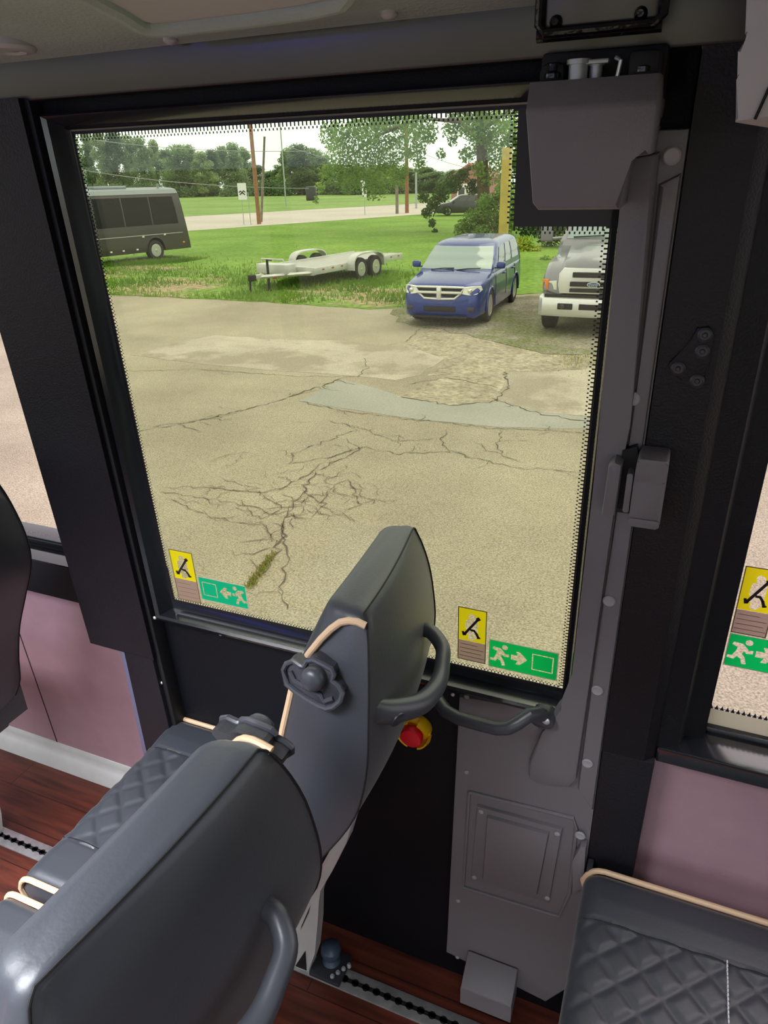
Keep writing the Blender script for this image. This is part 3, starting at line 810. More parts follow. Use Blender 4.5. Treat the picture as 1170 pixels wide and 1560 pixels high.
def make_seat(yc, s, leg_y, label, group):
    """one bus seat facing -X; s=+1 has its fitted side towards -Y"""
    root = empty('bus_seat', Vector((-.6, yc, 0)), label, 'seat', group)
    def P(x, q, z): return Vector((x, yc + s * q, z))
    # backrest
    zs = [1.162, 1.161, 1.159, 1.155] + [1.15 - .02 * i for i in range(33)] + [.49]
    rings = []
    for z in zs:
        xr, xf, hw = smooth_at(z, XR), smooth_at(z, XF), smooth_at(z, HW)
        th = xr - xf; wr = WRAP * min(1, th / .062); fw_ = .012 * min(1, th / .05); rc = min(.034, th * .42, hw * .5); pts = []
        for i in range(13):   # rear, slightly convex, crisp corners
            a = -1 + 2 * i / 12; pts.append(P(xr + .008 * (1 - a * a) * min(1, (1.162 - z) * 22) - wr * ((a + 1) / 2) ** 1.6, hw * a, z))
        for i in range(1, 5): pts.append(P(xr - wr + (xf - fw_ + rc - xr + wr) * i / 5, hw + .004 * math.sin(PI * i / 5), z))
        for i in range(7):
            a = PI / 2 * i / 6; pts.append(P(xf - fw_ + rc - rc * math.sin(a), hw - rc + rc * math.cos(a), z))
        for i in range(1, 9):   # front, shallow hollow between bolsters
            a = 1 - 2 * i / 9; pts.append(P(xf - fw_ * (a + 1) / 2 + .012 * (1 - a * a) * min(1, (1.162 - z) * 12), (hw - rc) * a, z))
        for i in range(7):
            a = PI / 2 * i / 6; pts.append(P(xf + rc - rc * math.cos(a), -(hw - rc) - rc * math.sin(a), z))
        for i in range(1, 5): pts.append(P(xf + rc + (xr - xf - rc) * i / 5, -hw - .004 * math.sin(PI * i / 5), z))
        rings.append(pts)
    back = MB().loft(rings).build('backrest', M['leather'], root, sharp=62)
    # seams on the rear edges
    sm = MB(); pin = []; pout = []
    for z in zs[2:]:
        xr, hw = smooth_at(z, XR), smooth_at(z, HW); pin.append(P(xr + .0006, -hw - .0006, z)); pout.append(P(xr - WRAP * min(1, (xr - smooth_at(z, XF)) / .062) + .0006, hw + .0006, z))
    zt = 1.159; top = [P(smooth_at(zt, XR) + .0008 * (1 - a * a) - WRAP * min(1, (smooth_at(zt, XR) - smooth_at(zt, XF)) / .062) * ((a + 1) / 2) ** 1.6, smooth_at(zt, HW) * a, zt) for a in [-1 + i / 6 for i in range(13)]]
    sm.tube(pin[::-1] + top[1:-1] + pout, .0012, 6); sm.build('seam', M['seam'], back)
    # tan piping over the fitted shoulder and down the front corner
    pp = []
    for tt, z in ((0, 1.150), (.15, 1.153), (.32, 1.153), (.48, 1.150), (.62, 1.141), (.74, 1.126), (.84, 1.105), (.90, 1.088), (.93, 1.07), (.94, 1.05), (.94, 1.0), (.94, .92), (.94, .84), (.94, .76), (.94, .68), (.94, .60)):
        xr, xf, hw = smooth_at(z, XR), smooth_at(z, XF), smooth_at(z, HW)
        rc = min(.034, (xr - xf) * .42); x = xr + (xf - xr) * tt
        inset = 0
        if x < xf + rc:
            c = (xf + rc - x) / rc; inset = rc * (1 - math.sqrt(max(0, 1 - c * c)))
        pp.append(P(x, -hw - .003 + inset - .004 * math.sin(PI * min(1, tt)) * (z > 1.1), z))
    MB().tube(pp, .0044, 10).build('piping', M['piping'], back)
    # belt bracket with round knob, outline traced on the fitted side
    q0 = -.165
    def brk(c, off):
        y = .57
        for _ in range(4):
            a = aty(400 + c[0] / 3.656, 780 + c[1] / 3.656, y); y = .719 - smooth_at(a.z, HW) - .014
        return P(a.x, y - .719 + off - .012 * (s < 0), a.z + .022 * (s < 0))
    oc = [(125, 870), (140, 838), (178, 822), (215, 848), (238, 852), (254, 822), (290, 814), (340, 838), (392, 868), (404, 898), (394, 932), (430, 960), (452, 1000), (440, 1042), (402, 1076), (362, 1086), (320, 1070), (250, 1030), (190, 990), (142, 950)]
    g = MB(); g.prism([brk(c, -.002) for c in oc], [brk(c, .015) for c in oc], .002)
    br = g.build('belt_bracket', M['plastic'], root)
    g = MB(); g.tube([brk(c, -.003) for c in oc], .0035, 8, closed=True)
    g.tube([brk(c, -.003) for c in ((160, 880), (185, 930), (260, 975), (330, 1010), (350, 1045), (400, 1030))], .003, 8)
    g.build('rim', M['handle'], br)
    kc = brk((300, 912), -.002); kd = (P(0, -1, .28) - P(0, 0, 0)).normalized()
    km = Matrix.Translation(kc) @ kd.to_track_quat('Z', 'Y').to_matrix().to_4x4()
    g = MB(); g.lathe([(.0145, -.002), (.0145, .010), (.012, .014), (.007, .0165), (.001, .017)], km, 24); g.build('knob', M['handle'], br)
    # grab loop behind the backrest
    hp = [P(-.289, -.135, 1.045), P(-.266, -.118, 1.030), P(-.246, -.090, 1.017), P(-.234, -.062, 1.008), P(-.229, -.032, 1.004), P(-.229, -.004, 1.004), P(-.234, .022, 1.011), P(-.242, .045, 1.018), P(-.264, .062, 1.026), P(-.284, .066, 1.024)]
    def srf(sd, q, z):
        th = smooth_at(z, XR) - smooth_at(z, XF)
        return smooth_at(z, XR) - WRAP * min(1, th / .062) * max(0, min(1, (sd * q / smooth_at(z, HW) + 1) / 2)) ** 1.6
    if s < 0: hp = [Vector((p.x + srf(-1, yc - p.y, p.z) - srf(1, yc - p.y, p.z), 2 * yc - p.y, p.z)) for p in hp]
    def cr(p0, p1, p2, p3, u): return .5 * ((2 * p1) + (p2 - p0) * u + (2 * p0 - 5 * p1 + 4 * p2 - p3) * u * u + (3 * p1 - p0 - 3 * p2 + p3) * u ** 3)
    path = []
    for i in range(len(hp) - 1):
        for j in range(5): path.append(cr(hp[max(0, i - 1)], hp[i], hp[i + 1], hp[min(len(hp) - 1, i + 2)], j / 5))
    path.append(hp[-1]); n = len(path)
    ho = MB().tube(path, [.017 - .0065 * min(1, i / n * 1.6) for i in range(n)], 14).build('grab_loop', M['handle'], root)
    MB().lathe([(.011, -.006), (.011, .0205), (.009, .0215)], Matrix.Translation(Vector((-.259 + (srf(-1, -.105, 1.02) - srf(1, -.105, 1.02)) * (s < 0), yc - .105, 1.023))) @ Vector((1, -.5, -.35)).to_track_quat('Z', 'Y').to_matrix().to_4x4() @ Matrix.Translation((0, 0, -.004)), 18).build('end_cap', M['plastic'], ho)
    # cushion: soft box with a quilted centre
    def cush(u, v):
        x = -.905 + u * .40; q = -.208 + v * .416
        ex = u * .40; eq = min(v, 1 - v) * .416
        r = .035; dx = max(0, r - ex); dq = max(0, .022 - eq)
        z = .553 - (r - math.sqrt(max(0, r * r - dx * dx))) - (.022 - math.sqrt(max(0, .022 ** 2 - dq * dq)))
        ci = abs(q); z += .006 * min(1, max(0, (ci - .105)) / .05)
        if ci < .118:
            a = (x + q) / .062; b = (x - q) / .062
            da = abs(a - round(a)) * .062 / 1.41; db = abs(b - round(b)) * .062 / 1.41
            d = min(da, db); z += .0036 * (1 - math.exp(-(d / .006) ** 2)) - .0015
        else:
            z -= .004 * math.exp(-((ci - .118) / .004) ** 2)
        return P(x, q, z)
    NU, NV = 120, 110; g = MB()
    vs = [cush(i / NU, j / NV) for i in range(NU + 1) for j in range(NV + 1)]
    fs = [(i * (NV + 1) + j, i * (NV + 1) + j + 1, (i + 1) * (NV + 1) + j + 1, (i + 1) * (NV + 1) + j) for i in range(NU) for j in range(NV)]
    rim = [i * (NV + 1) for i in range(NU + 1)] + [NU * (NV + 1) + j for j in range(1, NV + 1)] + [i * (NV + 1) + NV for i in range(NU - 1, -1, -1)] + [j for j in range(NV - 1, 0, -1)]
    lo = []
    for i in rim:
        v = vs[i]; lo.append(Vector((v.x + .02 * (v.x < -.9), v.y, .43)))
    nb = len(vs); vs += lo; k = len(rim)
    fs += [(rim[i], nb + i, nb + (i + 1) % k, rim[(i + 1) % k]) for i in range(k)] + [tuple(range(nb, nb + k))]
    g.add(vs, fs); cu = g.build('cushion', M['leather'], root, sharp=60)
    for sg in (-1, 1):
        pth = [P(-.900, sg * .2085, .50), P(-.906, sg * .2085, .52)] + [P(-.903 + .03 * (1 - math.cos(a)), sg * .2085, .520 + .034 * math.sin(a)) for a in (.5, .9, 1.2, 1.57)] + [P(-.85 + .08 * i, sg * .2085, .554) for i in range(5)]
        MB().tube(pth, .0048, 10).build('cushion_piping', M['piping'], cu)
        st = MB(); st.tube([P(-.895 + i * .02, sg * .118, cush((i * .02 + .01) / .40, (.208 + .118) / .416).z + .0006) for i in range(19)], .0011, 5)
        st.build('stitch_line', M['seam'], cu)
    # pedestal
    def pz(c): return aty(300 + c[0] / 3.656, 1160 + c[1] / 3.656, .85)
    oc = [(880, 250), (885, 300), (850, 420), (770, 580), (705, 690), (690, 740), (688, 880), (672, 1040), (640, 1140), (640, 1165), (570, 1150), (530, 1125), (480, 1090), (520, 960), (560, 860), (640, 720), (690, 590), (800, 390)]
    g = MB(); g.prism([Vector((pz(c).x, leg_y - .014, max(.004, pz(c).z))) for c in oc], [Vector((pz(c).x, leg_y + .014, max(.004, pz(c).z))) for c in oc], .003)
    lg = g.build('pedestal_leg', M['white_plastic'], root)
    tr = [(565, 1105), (622, 1020), (628, 1130)]
    g = MB(); g.prism([Vector((pz(c).x, leg_y - .0152, pz(c).z)) for c in tr], [Vector((pz(c).x, leg_y - .0135, pz(c).z)) for c in tr]); g.build('leg_recess', M['dark'], lg)
    tr = [(596, 905), (602, 880), (650, 770), (640, 810)]
    g = MB(); g.prism([Vector((pz(c).x, leg_y - .0152, pz(c).z)) for c in tr], [Vector((pz(c).x, leg_y - .0135, pz(c).z)) for c in tr]); g.build('leg_recess', M['dark'], lg)
    g = MB(); g.box((-.84, yc - .17, .40), (-.53, yc + .17, .435), .006)
    g.build('seat_frame', M['plastic'], root)
    return root


sw_ = make_seat(.719, 1, .85, 'black leather seat next to the door, tan piping at its shoulder and white leg behind', 'bus seats')
sa_ = make_seat(.272, -1, .335, 'black leather seat nearest the camera, its back filling the lower left', 'bus seats')
PITCH = .885
def shift(o, dx): return Matrix.Translation((dx, 0, 0)) @ WMX[o.name]
rs_ = copy_tree(sw_, Matrix.Translation((0, -.052, 0)) @ shift(sw_, PITCH), 'black quilted seat at the lower right corner, in front of the mauve panel')
fs_ = copy_tree(sw_, shift(sw_, -.862), 'dark seat back cut by the left edge, below the left side window')

for c in fs_.children:
    if c.name.startswith('pedestal_leg'): c.location.x = -.10
g = MB(); p0 = atz(1107, 1466, .5525)
for i in range(42): g.box((p0.x - .0009, p0.y - i * .0062 - .0042, .5535), (p0.x + .0009, p0.y - i * .0062, .5575))
g.build('white_stitching', M['thread'], rs_)['label'] = 'white dashed stitch line'
# floor anchor with blue-grey knob on the track
t = empty('track_anchor', Vector((-.50, .86, 0)), 'blue grey floor anchor knob on the seat track behind the white leg', 'anchor')
kx = Matrix.Translation((-.525, .875, 0))
MB().lathe([(.022, .0), (.024, .010), (.019, .016), (.014, .024), (.019, .032), (.023, .045), (.022, .056), (.014, .064), (.001, .067)], kx, 24).build('knob', M['blueknob'], t)
mb = MB(); mb.box((-.56, .83, .003), (-.485, .90, .014), .003); mb.build('base_plate', M['plastic'], t)
for i in range(4):
    p = Vector((-.507 + .008 * i, .842 + .012 * i, .010)); mb = MB(); mb.lathe([(.005, 0), (.005, .006), (.003, .010)], Matrix.Translation(p), 12); mb.build('stud', M['screw'], t)

# ================================================================== PARKING LOT
def G(px, py, dz=0.): return atz(px, py, GZ + dz)

def flat(name, pts, z, mt, th=.02):
    return MB().prism([Vector((p[0], p[1], z)) for p in pts], [Vector((p[0], p[1], z - th)) for p in pts]).build(name, mt)

def ragged(pts, amp, step, seed):
    rnd = random.Random(seed); out = []
    for i in range(len(pts)):
        a = Vector((pts[i][0], pts[i][1])); b = Vector((pts[(i + 1) % len(pts)][0], pts[(i + 1) % len(pts)][1])); n = max(1, min(60, int((b - a).length / step)))
        for k in range(n):
            p = a.lerp(b, k / n); out.append((p.x + rnd.uniform(-amp, amp), p.y + rnd.uniform(-amp, amp)))
    return out

struct(MB().box((-60, 1.25, GZ - .3), (60, 30, GZ)).build('ground', M['asphalt']))
struct(MB().box((-60, -40, GZ - .3), (60, 1.25, GZ - .001)).build('ground_under_bus', M['asphalt']))
# lawn, road and meadow
e0 = [(-60, 17.9), (-16.2, 17.45), (-13.5, 17.5), (-10.9, 17.45), (-7.6, 17.1), (-6.4, 17.6)]
gr_edge = ragged(e0, .08, .35, 3)[:-40] if False else ragged(e0 + [(-5.9, 19.5), (-4.0, 20.8), (-3.2, 21.5), (-1.5, 21.0), (10, 21.5), (60, 22), (60, 22.01), (60, 500), (-700, 500), (-700, 18)], .10, .45, 3)
struct(flat('ground_lawn', gr_edge, GZ + .012, M['lawn']))
verge = ragged([(-40, 18.2), (-16.2, 17.5), (-10.9, 17.5), (-7.6, 17.15), (-6.5, 17.7), (-6.6, 20.2), (-9, 21.2), (-13, 20.8), (-16, 22.6), (-19, 24.5), (-40, 25)], .16, .4, 5)
struct(flat('ground_verge', verge, GZ + .018, M['verge']))
rd = Vector((.374, .927)); a = Vector((-33.5, 44.75)); b = Vector((-48.85, 65.55))
struct(flat('ground_road', [a - rd * 60, a + rd * 260, b + rd * 260, b - rd * 60], GZ + .03, M['road']))
struct(flat('ground_meadow', [b - rd * 70, b + rd * 300, (-1200, 900), (-1200, 20)], GZ + .045, M['meadow']))
struct(flat('ground_gravel', ragged([(-6.9, 17.3), (-6.2, 15.6), (-4.2, 14.6), (-2.6, 13.4), (4, 13.2), (4, 20.6), (-2.2, 20.4), (-4.0, 20.2), (-6.2, 18.6)], .14, .35, 8), GZ + .015, M['gravel']))

def gpoly(pix): return [G(*q) for q in pix]
def patch(n, pix, mt, z, amp=.04, seed=1):
    return struct(flat('ground_patch_%d' % n, ragged(gpoly(pix), amp, .3, seed), GZ + z, mt, .01))
patch(1, [(199, 541), (262, 524), (330, 511), (420, 517), (520, 519), (640, 533), (676, 546), (640, 571), (600, 579), (546, 573), (400, 563), (290, 553)], M['concrete'], .004, .03, 11)
patch(2, [(455, 611), (520, 579), (560, 588), (620, 607), (690, 616), (770, 612), (830, 628), (960, 642), (960, 655), (760, 651), (620, 637), (520, 622)], M['smooth'], .004, .02, 12)
patch(3, [(748, 606), (770, 590), (800, 568), (960, 560), (960, 640), (820, 628)], M['concrete'], .006, .03, 13)
patch(4, [(605, 606), (660, 580), (700, 566), (772, 566), (768, 585), (752, 612), (690, 618)], M['ragged'], .005, .04, 14)
patch(5, [(612, 530), (660, 498), (740, 492), (820, 520), (960, 540), (960, 562), (800, 566), (700, 566), (650, 574), (680, 547)], M['ragged'], .003, .05, 15)
# cracks: ragged ribbons of crumbled asphalt with side branches
rc = random.Random(4); cr = MB()
def ribbon(pts, w):
    P = [pts[0]]
    for i in range(len(pts) - 1):
        d = pts[i + 1] - pts[i]; n = max(2, int(d.length / .07)); q = Vector((-d.y, d.x, 0)).normalized()
        for k in range(1, n + 1):
            P.append(pts[i] + d * (k / n) + q * rc.gauss(0, .022) + d.normalized() * rc.gauss(0, .01))
    vs = []; m = len(P)
    for i, p in enumerate(P):
        t = (P[min(m - 1, i + 1)] - P[max(0, i - 1)]); q = Vector((-t.y, t.x, 0)); q = q.normalized() if q.length > 0 else Vector((1, 0, 0))
        ww = w * rc.uniform(.25, 1.3) * (1 if 0 < i < m - 1 else .2); vs += [p + q * ww, p - q * ww]
    cr.add(vs, [(2 * i, 2 * i + 1, 2 * i + 3, 2 * i + 2) for i in range(m - 1)])
    return P
def crack(pix, w=.011, br=.25, depth=1):
    w *= .62; br *= .8
    P = ribbon([G(a, b, .0085) for a, b in pix], w)
    if depth:
        for p in P[1:-1]:
            if rc.random() < br * .3:
                an = rc.uniform(0, 2 * PI); ln = rc.uniform(.12, .55)
                q = [p]
                for k in range(3): q.append(q[-1] + Vector((math.cos(an + rc.gauss(0, .5)), math.sin(an + rc.gauss(0, .5)), 0)) * ln / 3)
                ribbon(q, w * .55)
crack([(205, 657), (270, 647), (330, 634), (400, 617), (455, 600), (520, 576)], .016, .5)
crack([(230, 650), (300, 640), (370, 624)], .009, .3)
crack([(170, 566), (300, 562), (455, 573), (545, 574)], .010, .1)
crack([(545, 574), (560, 560), (556, 545)], .01, .1)
crack([(900, 722), (840, 716), (780, 710), (720, 697), (690, 688), (600, 690), (555, 680), (500, 697), (441, 706), (446, 690), (485, 675), (540, 655)], .010, .5)
crack([(555, 680), (520, 700), (480, 718), (440, 738), (400, 752), (330, 742), (245, 742)], .011, .7)
crack([(245, 748), (330, 760), (400, 775), (470, 770)], .008, .7)
crack([(260, 760), (330, 790), (400, 800), (425, 830)], .008, .7)
crack([(480, 718), (455, 760), (430, 800), (424, 838), (405, 862), (382, 893)], .014, .9)
crack([(430, 800), (438, 850), (430, 880), (436, 930)], .010, .5)
crack([(530, 730), (546, 770), (520, 782), (490, 768), (503, 742), (530, 732)], .009, .4)
crack([(460, 745), (490, 768), (470, 790), (440, 785)], .009, .5)
crack([(400, 752), (430, 775), (400, 790), (360, 770)], .009, .6)
crack([(685, 690), (672, 668), (684, 655)], .009, .1)
crack([(762, 655), (758, 680), (770, 695), (800, 705)], .011, .4)
crack([(455, 611), (520, 625), (620, 638), (760, 652), (893, 658)], .011, .25)
crack([(500, 640), (560, 655), (600, 672), (660, 668)], .008, .6)
crack([(610, 604), (690, 617), (752, 612), (775, 588), (770, 566)], .02, .3)
crack([(748, 606), (820, 630), (895, 642)], .016, .2)
crack([(640, 500), (620, 520), (590, 526)], .012, .2)
crack([(620, 585), (680, 575), (760, 590)], .012, .6)
for i in range(22):
    a = (rc.uniform(300, 560), rc.uniform(680, 800)); an = rc.uniform(0, 6.28)
    pts = [a]
    for k in range(4): pts.append((pts[-1][0] + 18 * math.cos(an + rc.gauss(0, .6)), pts[-1][1] + 9 * math.sin(an + rc.gauss(0, .6))))
    crack(pts, .006, .3)
o = cr.build('pavement_cracks', M['crack'], recalc=False); stuff(o)

def blades(name, spots, mt, h0, h1, label, cat, wd=.012):
    g = MB(); rr = random.Random(len(spots))
    for p in spots:
        an = rr.uniform(0, 6.28); h = rr.uniform(h0, h1); d = Vector((math.cos(an), math.sin(an), 0)) * wd
        le = Vector((rr.gauss(0, .35), rr.gauss(0, .35), 1)) * h
        g.add([p - d, p + d, p + d * .6 + le * .55, p + le], [(0, 1, 2), (0, 2, 3)])
    return stuff(g.build(name, mt, recalc=False), label, cat)
rg = random.Random(21); sp = []
for i in range(15000):
    x = rg.uniform(-26, -6.3); y = 17.35 + abs(rg.gauss(0, 3.4))
    n = math.sin(x * 1.3 + y * .9) + math.sin(x * .5 - y * 1.7) + rg.gauss(0, .8)
    if n > .3 or y > 21.5: sp.append(Vector((x, y, GZ + .01)))
for i in range(3500):   # tall growth along the bus and under the trailer
    x = rg.uniform(-24, -20); sp.append(Vector((x, 24.2 + (x + 24) * .95 + rg.gauss(0, .6) - 1.2, GZ + .01)))
for i in range(2500): sp.append(Vector((rg.uniform(-12.5, -8.8), rg.uniform(19.6, 24), GZ + .01)))
for i in range(2500): sp.append(Vector((rg.uniform(-3.6, -1.2), rg.uniform(19.5, 24), GZ + .01)))
blades('grass', sp, M['blade'], .05, .2, 'loose green grass growing along the verge between lot and lawn', 'grass', .02)
sp = []
for i in range(420):
    k = rg.random() ** .8; p = G(418, 843).lerp(G(380, 895), k); sp.append(p + Vector((rg.gauss(0, .022), rg.gauss(0, .03), .005)))
for i in range(500):
    p = G(rg.gauss(880, 18), rg.gauss(545, 9)); sp.append(p + Vector((0, 0, .005)))
for i in range(250):
    p = G(rg.gauss(820, 14), rg.gauss(522, 4)); sp.append(p + Vector((0, 0, .005)))
blades('weeds', sp, M['weed'], .008, .05, 'small yellow green weeds growing in the pavement cracks', 'weeds', .006)


# ================================================================== VEHICLES
def cut(o, cutters):
    """subtract cutter meshes (world coordinates) from o for good"""
    tmp = []
    for cm in cutters:
        c = cm.build('cutter', M['dark']); tmp.append(c)
        md = o.modifiers.new('b', 'BOOLEAN'); md.operation = 'DIFFERENCE'; md.object = c; md.solver = 'EXACT'
    bpy.context.view_layer.update()
    dg = bpy.context.evaluated_depsgraph_get()
    me = bpy.data.meshes.new_from_object(o.evaluated_get(dg))
    o.modifiers.clear(); o.data = me
    me.set_sharp_from_angle(angle=math.radians(35))
    for c in tmp: bpy.data.objects.remove(c)


def wheel(parent, V, x, y, R, W, out, spokes=5, rim_r=.66):
    """wheel with axis along local x; out=+1 faces +x"""
    mx = V @ Matrix.Translation((x, y, R)) @ Matrix.Rotation(PI / 2 * out, 4, 'Y')
    h = W / 2
    t = MB().lathe([(R * .62, -h), (R * .9, -h), (R * .98, -h * .8), (R, -h * .5), (R, h * .5), (R * .98, h * .8), (R * .9, h), (R * rim_r * 1.02, h * .95), (R * rim_r, h * .7), (R * .3, h * .35)], mx, 32).build('wheel', M['tire'], parent)
    g = MB(); g.lathe([(R * rim_r, h * .9), (R * rim_r * .93, h * .93), (R * rim_r * .88, h * .6), (R * .1, h * .5)], mx, 28)
    for i in range(spokes):
        a = 2 * PI * i / spokes; ma = mx @ Matrix.Rotation(a, 4, 'Z')
        g.prism([ma @ Vector(p) for p in ((0, -.035, h * .86), (R * rim_r * .92, -.055, h * .9), (R * rim_r * .92, .055, h * .9), (0, .035, h * .86))],
                [ma @ Vector(p) for p in ((0, -.035, h * .5), (R * rim_r * .92, -.055, h * .5), (R * rim_r * .92, .055, h * .5), (0, .035, h * .5))])
    g.lathe([(R * .14, h * .5), (R * .14, h * .92), (R * .1, h * .96), (.001, h * .97)], mx, 16)
    g.build('rim', M['rim'], t)
    return t


def interp(tab, t):
    for i in range(len(tab) - 1):
        if tab[i][0] <= t <= tab[i + 1][0]:
            u = (t - tab[i][0]) / (tab[i + 1][0] - tab[i][0]); u = u * u * (3 - 2 * u) * .5 + u * .5
            return [a + (b - a) * u for a, b in zip(tab[i][1:], tab[i + 1][1:])]
    return list(tab[0][1:]) if t < tab[0][0] else list(tab[-1][1:])


def make_car(V, label, paint, cross, ws):
    root = empty('car', V.translation, label, 'car', rot=V.to_3x3().to_4x4())
    # lower body: (y, half width, bottom, top)
    tab = [(-2.43, .60, .34, .62), (-2.38, .76, .24, .76), (-2.28, .85, .20, .87), (-2.10, .895, .19, .93), (-1.7, .915, .19, 1.0), (-1.25, .92, .19, 1.06), (-.4, .925, .19, 1.08), (1.6, .925, .19, 1.09), (2.2, .90, .2, 1.09), (2.38, .86, .26, 1.07), (2.44, .78, .34, 1.0)]
    rings = []
    ysamp = [-2.43, -2.41, -2.38, -2.33, -2.28, -2.2, -2.1, -1.9, -1.7, -1.45, -1.25, -.9, -.4, .3, 1.0, 1.6, 2.0, 2.2, 2.3, 2.38, 2.42, 2.44]
    for y in ysamp:
        hw, zb, zt = interp(tab, y)
        half = [(0, zb), (hw * .86, zb), (hw * .96, zb + .06), (hw * .99, zb + .16), (hw, zb + (zt - zb) * .45), (hw * .995, zb + (zt - zb) * .62), (hw * .975, zt - .13), (hw * .945, zt - .05), (hw * .88, zt - .005), (hw * .6, zt + .02), (0, zt + .03)]
        pts = [Vector((x, y - .10 * (1 - (x / .95) ** 2) * max(0, -y - 2.0) * 1.6, z)) for x, z in half] + [Vector((-x, y - .10 * (1 - (x / .95) ** 2) * max(0, -y - 2.0) * 1.6, z)) for x, z in half[-2:0:-1]]
        rings.append(pts)
    body = MB().loft(rings).build('body', paint, root, V, sharp=45)
    cs = []
    for y in (-1.445, 1.445):
        for sx in (-1, 1):
            cs.append(MB().lathe([(.385, 0), (.385, .3)], V @ Matrix.Translation((sx * .66 if sx > 0 else -.96, y, .36)) @ Matrix.Rotation(PI / 2, 4, 'Y'), 32))
    cut(body, cs)
    for y in (-1.445, 1.445):
        for sx in (-1, 1):
            g = MB(); g.tube([Vector((sx * .915, y + .40 * math.cos(a), .36 + .40 * math.sin(a))) for a in [PI * (i / 20) for i in range(-1, 22)]], .025, 8)
            g.build('wheel_arch', paint, root, V)
            wheel(root, V, sx * .80, y, .36, .225, sx, 5)
    # cabin
    ct = [(1.02, -1.30, 2.38, .885), (1.12, -1.12, 2.36, .865), (1.3, -.83, 2.30, .825), (1.5, -.52, 2.2, .765), (1.58, -.37, 2.12, .725), (1.635, -.18, 1.98, .65), (1.665, .05, 1.8, .52), (1.675, .3, 1.6, .3)]
    def cring(z, off=0.):
        yf, yr, hw = interp(ct, z); pts = []
        n = 8; r = .10
        for i in range(n + 1):   # front, bowed
            a = -1 + 2 * i / n; pts.append(Vector((a * (hw - r * .4) , yf - off - .10 * (1 - a * a) + .03 * abs(a) ** 6, z)))
        for i in range(1, 16): pts.append(Vector((hw + off, yf + .06 + (yr - yf - .12) * i / 16, z)))
        for i in range(n + 1):
            a = 1 - 2 * i / n; pts.append(Vector((a * (hw - r * .4), yr + off + .03 * (1 - a * a), z)))
        for i in range(1, 16): pts.append(Vector((-hw - off, yr - .06 - (yr - yf - .12) * i / 16, z)))
        return pts
    zs_ = [1.02, 1.06, 1.10, 1.14, 1.2, 1.25, 1.3, 1.35, 1.4, 1.45, 1.5, 1.54, 1.56, 1.58, 1.61, 1.635, 1.655, 1.665, 1.675]
    MB().loft([cring(z) for z in zs_]).build('cabin', paint, root, V, sharp=50)
    def pane(name, i0, i1, z0, z1, mt, parent=root, frac=0.):
        g = MB(); zz = [z for z in zs_ if z0 <= z <= z1]
        rg_ = [cring(z, .009)[i0:i1 + 1] for z in zz]
        g.loft([list(r) for r in rg_], closed=False, cap=(False, False))
        return g.build(name, mt, parent, V)
    pane('windshield', 0, 8, 1.10, 1.54, ws)
    for s0 in (10, 35):
        pass
    N = 2 * 9 + 2 * 15
    pane('side_window', 10, 13, 1.14, 1.50, M['carglass']); pane('side_window', 14, 17, 1.14, 1.54, M['carglass']); pane('side_window', 18, 22, 1.14, 1.54, M['carglass'])
    pane('side_window', 34, 37, 1.14, 1.50, M['carglass']); pane('side_window', 38, 42, 1.14, 1.54, M['carglass']); pane('side_window', 43, 46, 1.14, 1.54, M['carglass'])
    pane('rear_window', 24, 32, 1.14, 1.54, M['carglass'])
    # wipers, mirrors, handles
    for x0, x1 in ((-.55, -.02), (.05, .6)):
        g = MB(); g.tube([Vector((x0, -1.275, 1.09)), Vector(((x0 + x1) / 2, -1.265, 1.12)), Vector((x1, -1.24, 1.125))], .012, 6); g.build('wiper', M['dark'], root, V)
    for sx in (-1, 1):
        g = MB(); g.box((sx * 1.01 - .10, -1.02, 1.10), (sx * 1.01 + .10, -.90, 1.25), .045, seg=3)
        g.box((min(sx * .86, sx * .95), -.98, 1.10), (max(sx * .86, sx * .95), -.93, 1.14), .01); g.build('mirror', paint, root, V)
        for y in (-.15, .95):
            g = MB(); g.box((sx * .925 - .02, y, .90), (sx * .925 + .02, y + .2, .935), .012); g.build('door_handle', paint, root, V)
        for y in (-1.0, .18, 1.25):
            g = MB(); g.tube([Vector((sx * .921, y, .40)), Vector((sx * .9265, y + .02, .75)), Vector((sx * .905, y + .03, 1.0))], .006, 6); g.build('door_gap', M['dark'], root, V)
        # headlamp wrapping the corner
        hp = [(.50, -2.475, .73), (.52, -2.45, .86), (.72, -2.38, .875), (.865, -2.20, .865), (.885, -2.16, .79), (.80, -2.36, .715), (.64, -2.45, .705)]
        g = MB(); g.prism([Vector((sx * x, y, z)) for x, y, z in hp], [Vector((sx * x * .9, y + .2, z)) for x, y, z in hp], .01); hl = g.build('headlamp', M['lamp'], root, V)
        g = MB(); g.lathe([(.05, 0), (.045, .02), (.001, .03)], V @ Matrix.Translation((sx * .66, -2.425, .79)) @ Matrix.Rotation(PI / 2, 4, 'X'), 16); g.build('bulb', M['chrome'], hl)
    if cross:
        g = MB(); g.prism([Vector((x, -2.515 + .1 * x * x * 2, z)) for x, z in ((-.52, .86), (.52, .86), (.47, .74), (.34, .64), (-.34, .64), (-.47, .74))], [Vector((x, -2.35, z)) for x, z in ((-.52, .86), (.52, .86), (.47, .74), (.34, .64), (-.34, .64), (-.47, .74))], .01)
        gr_ = g.build('grille', M['dark'], root, V)
        g = MB(); g.tube([Vector((x, -2.525 + .2 * x * x, z)) for x, z in ((-.53, .865), (-.26, .872), (0, .875), (.26, .872), (.53, .865), (.47, .74), (.34, .635), (0, .625), (-.34, .635), (-.47, .74))], .024, 8, closed=True)
        g.box((-.50, -2.55, .735), (.50, -2.46, .785), .012); g.box((-.05, -2.56, .63), (.05, -2.46, .88), .014)
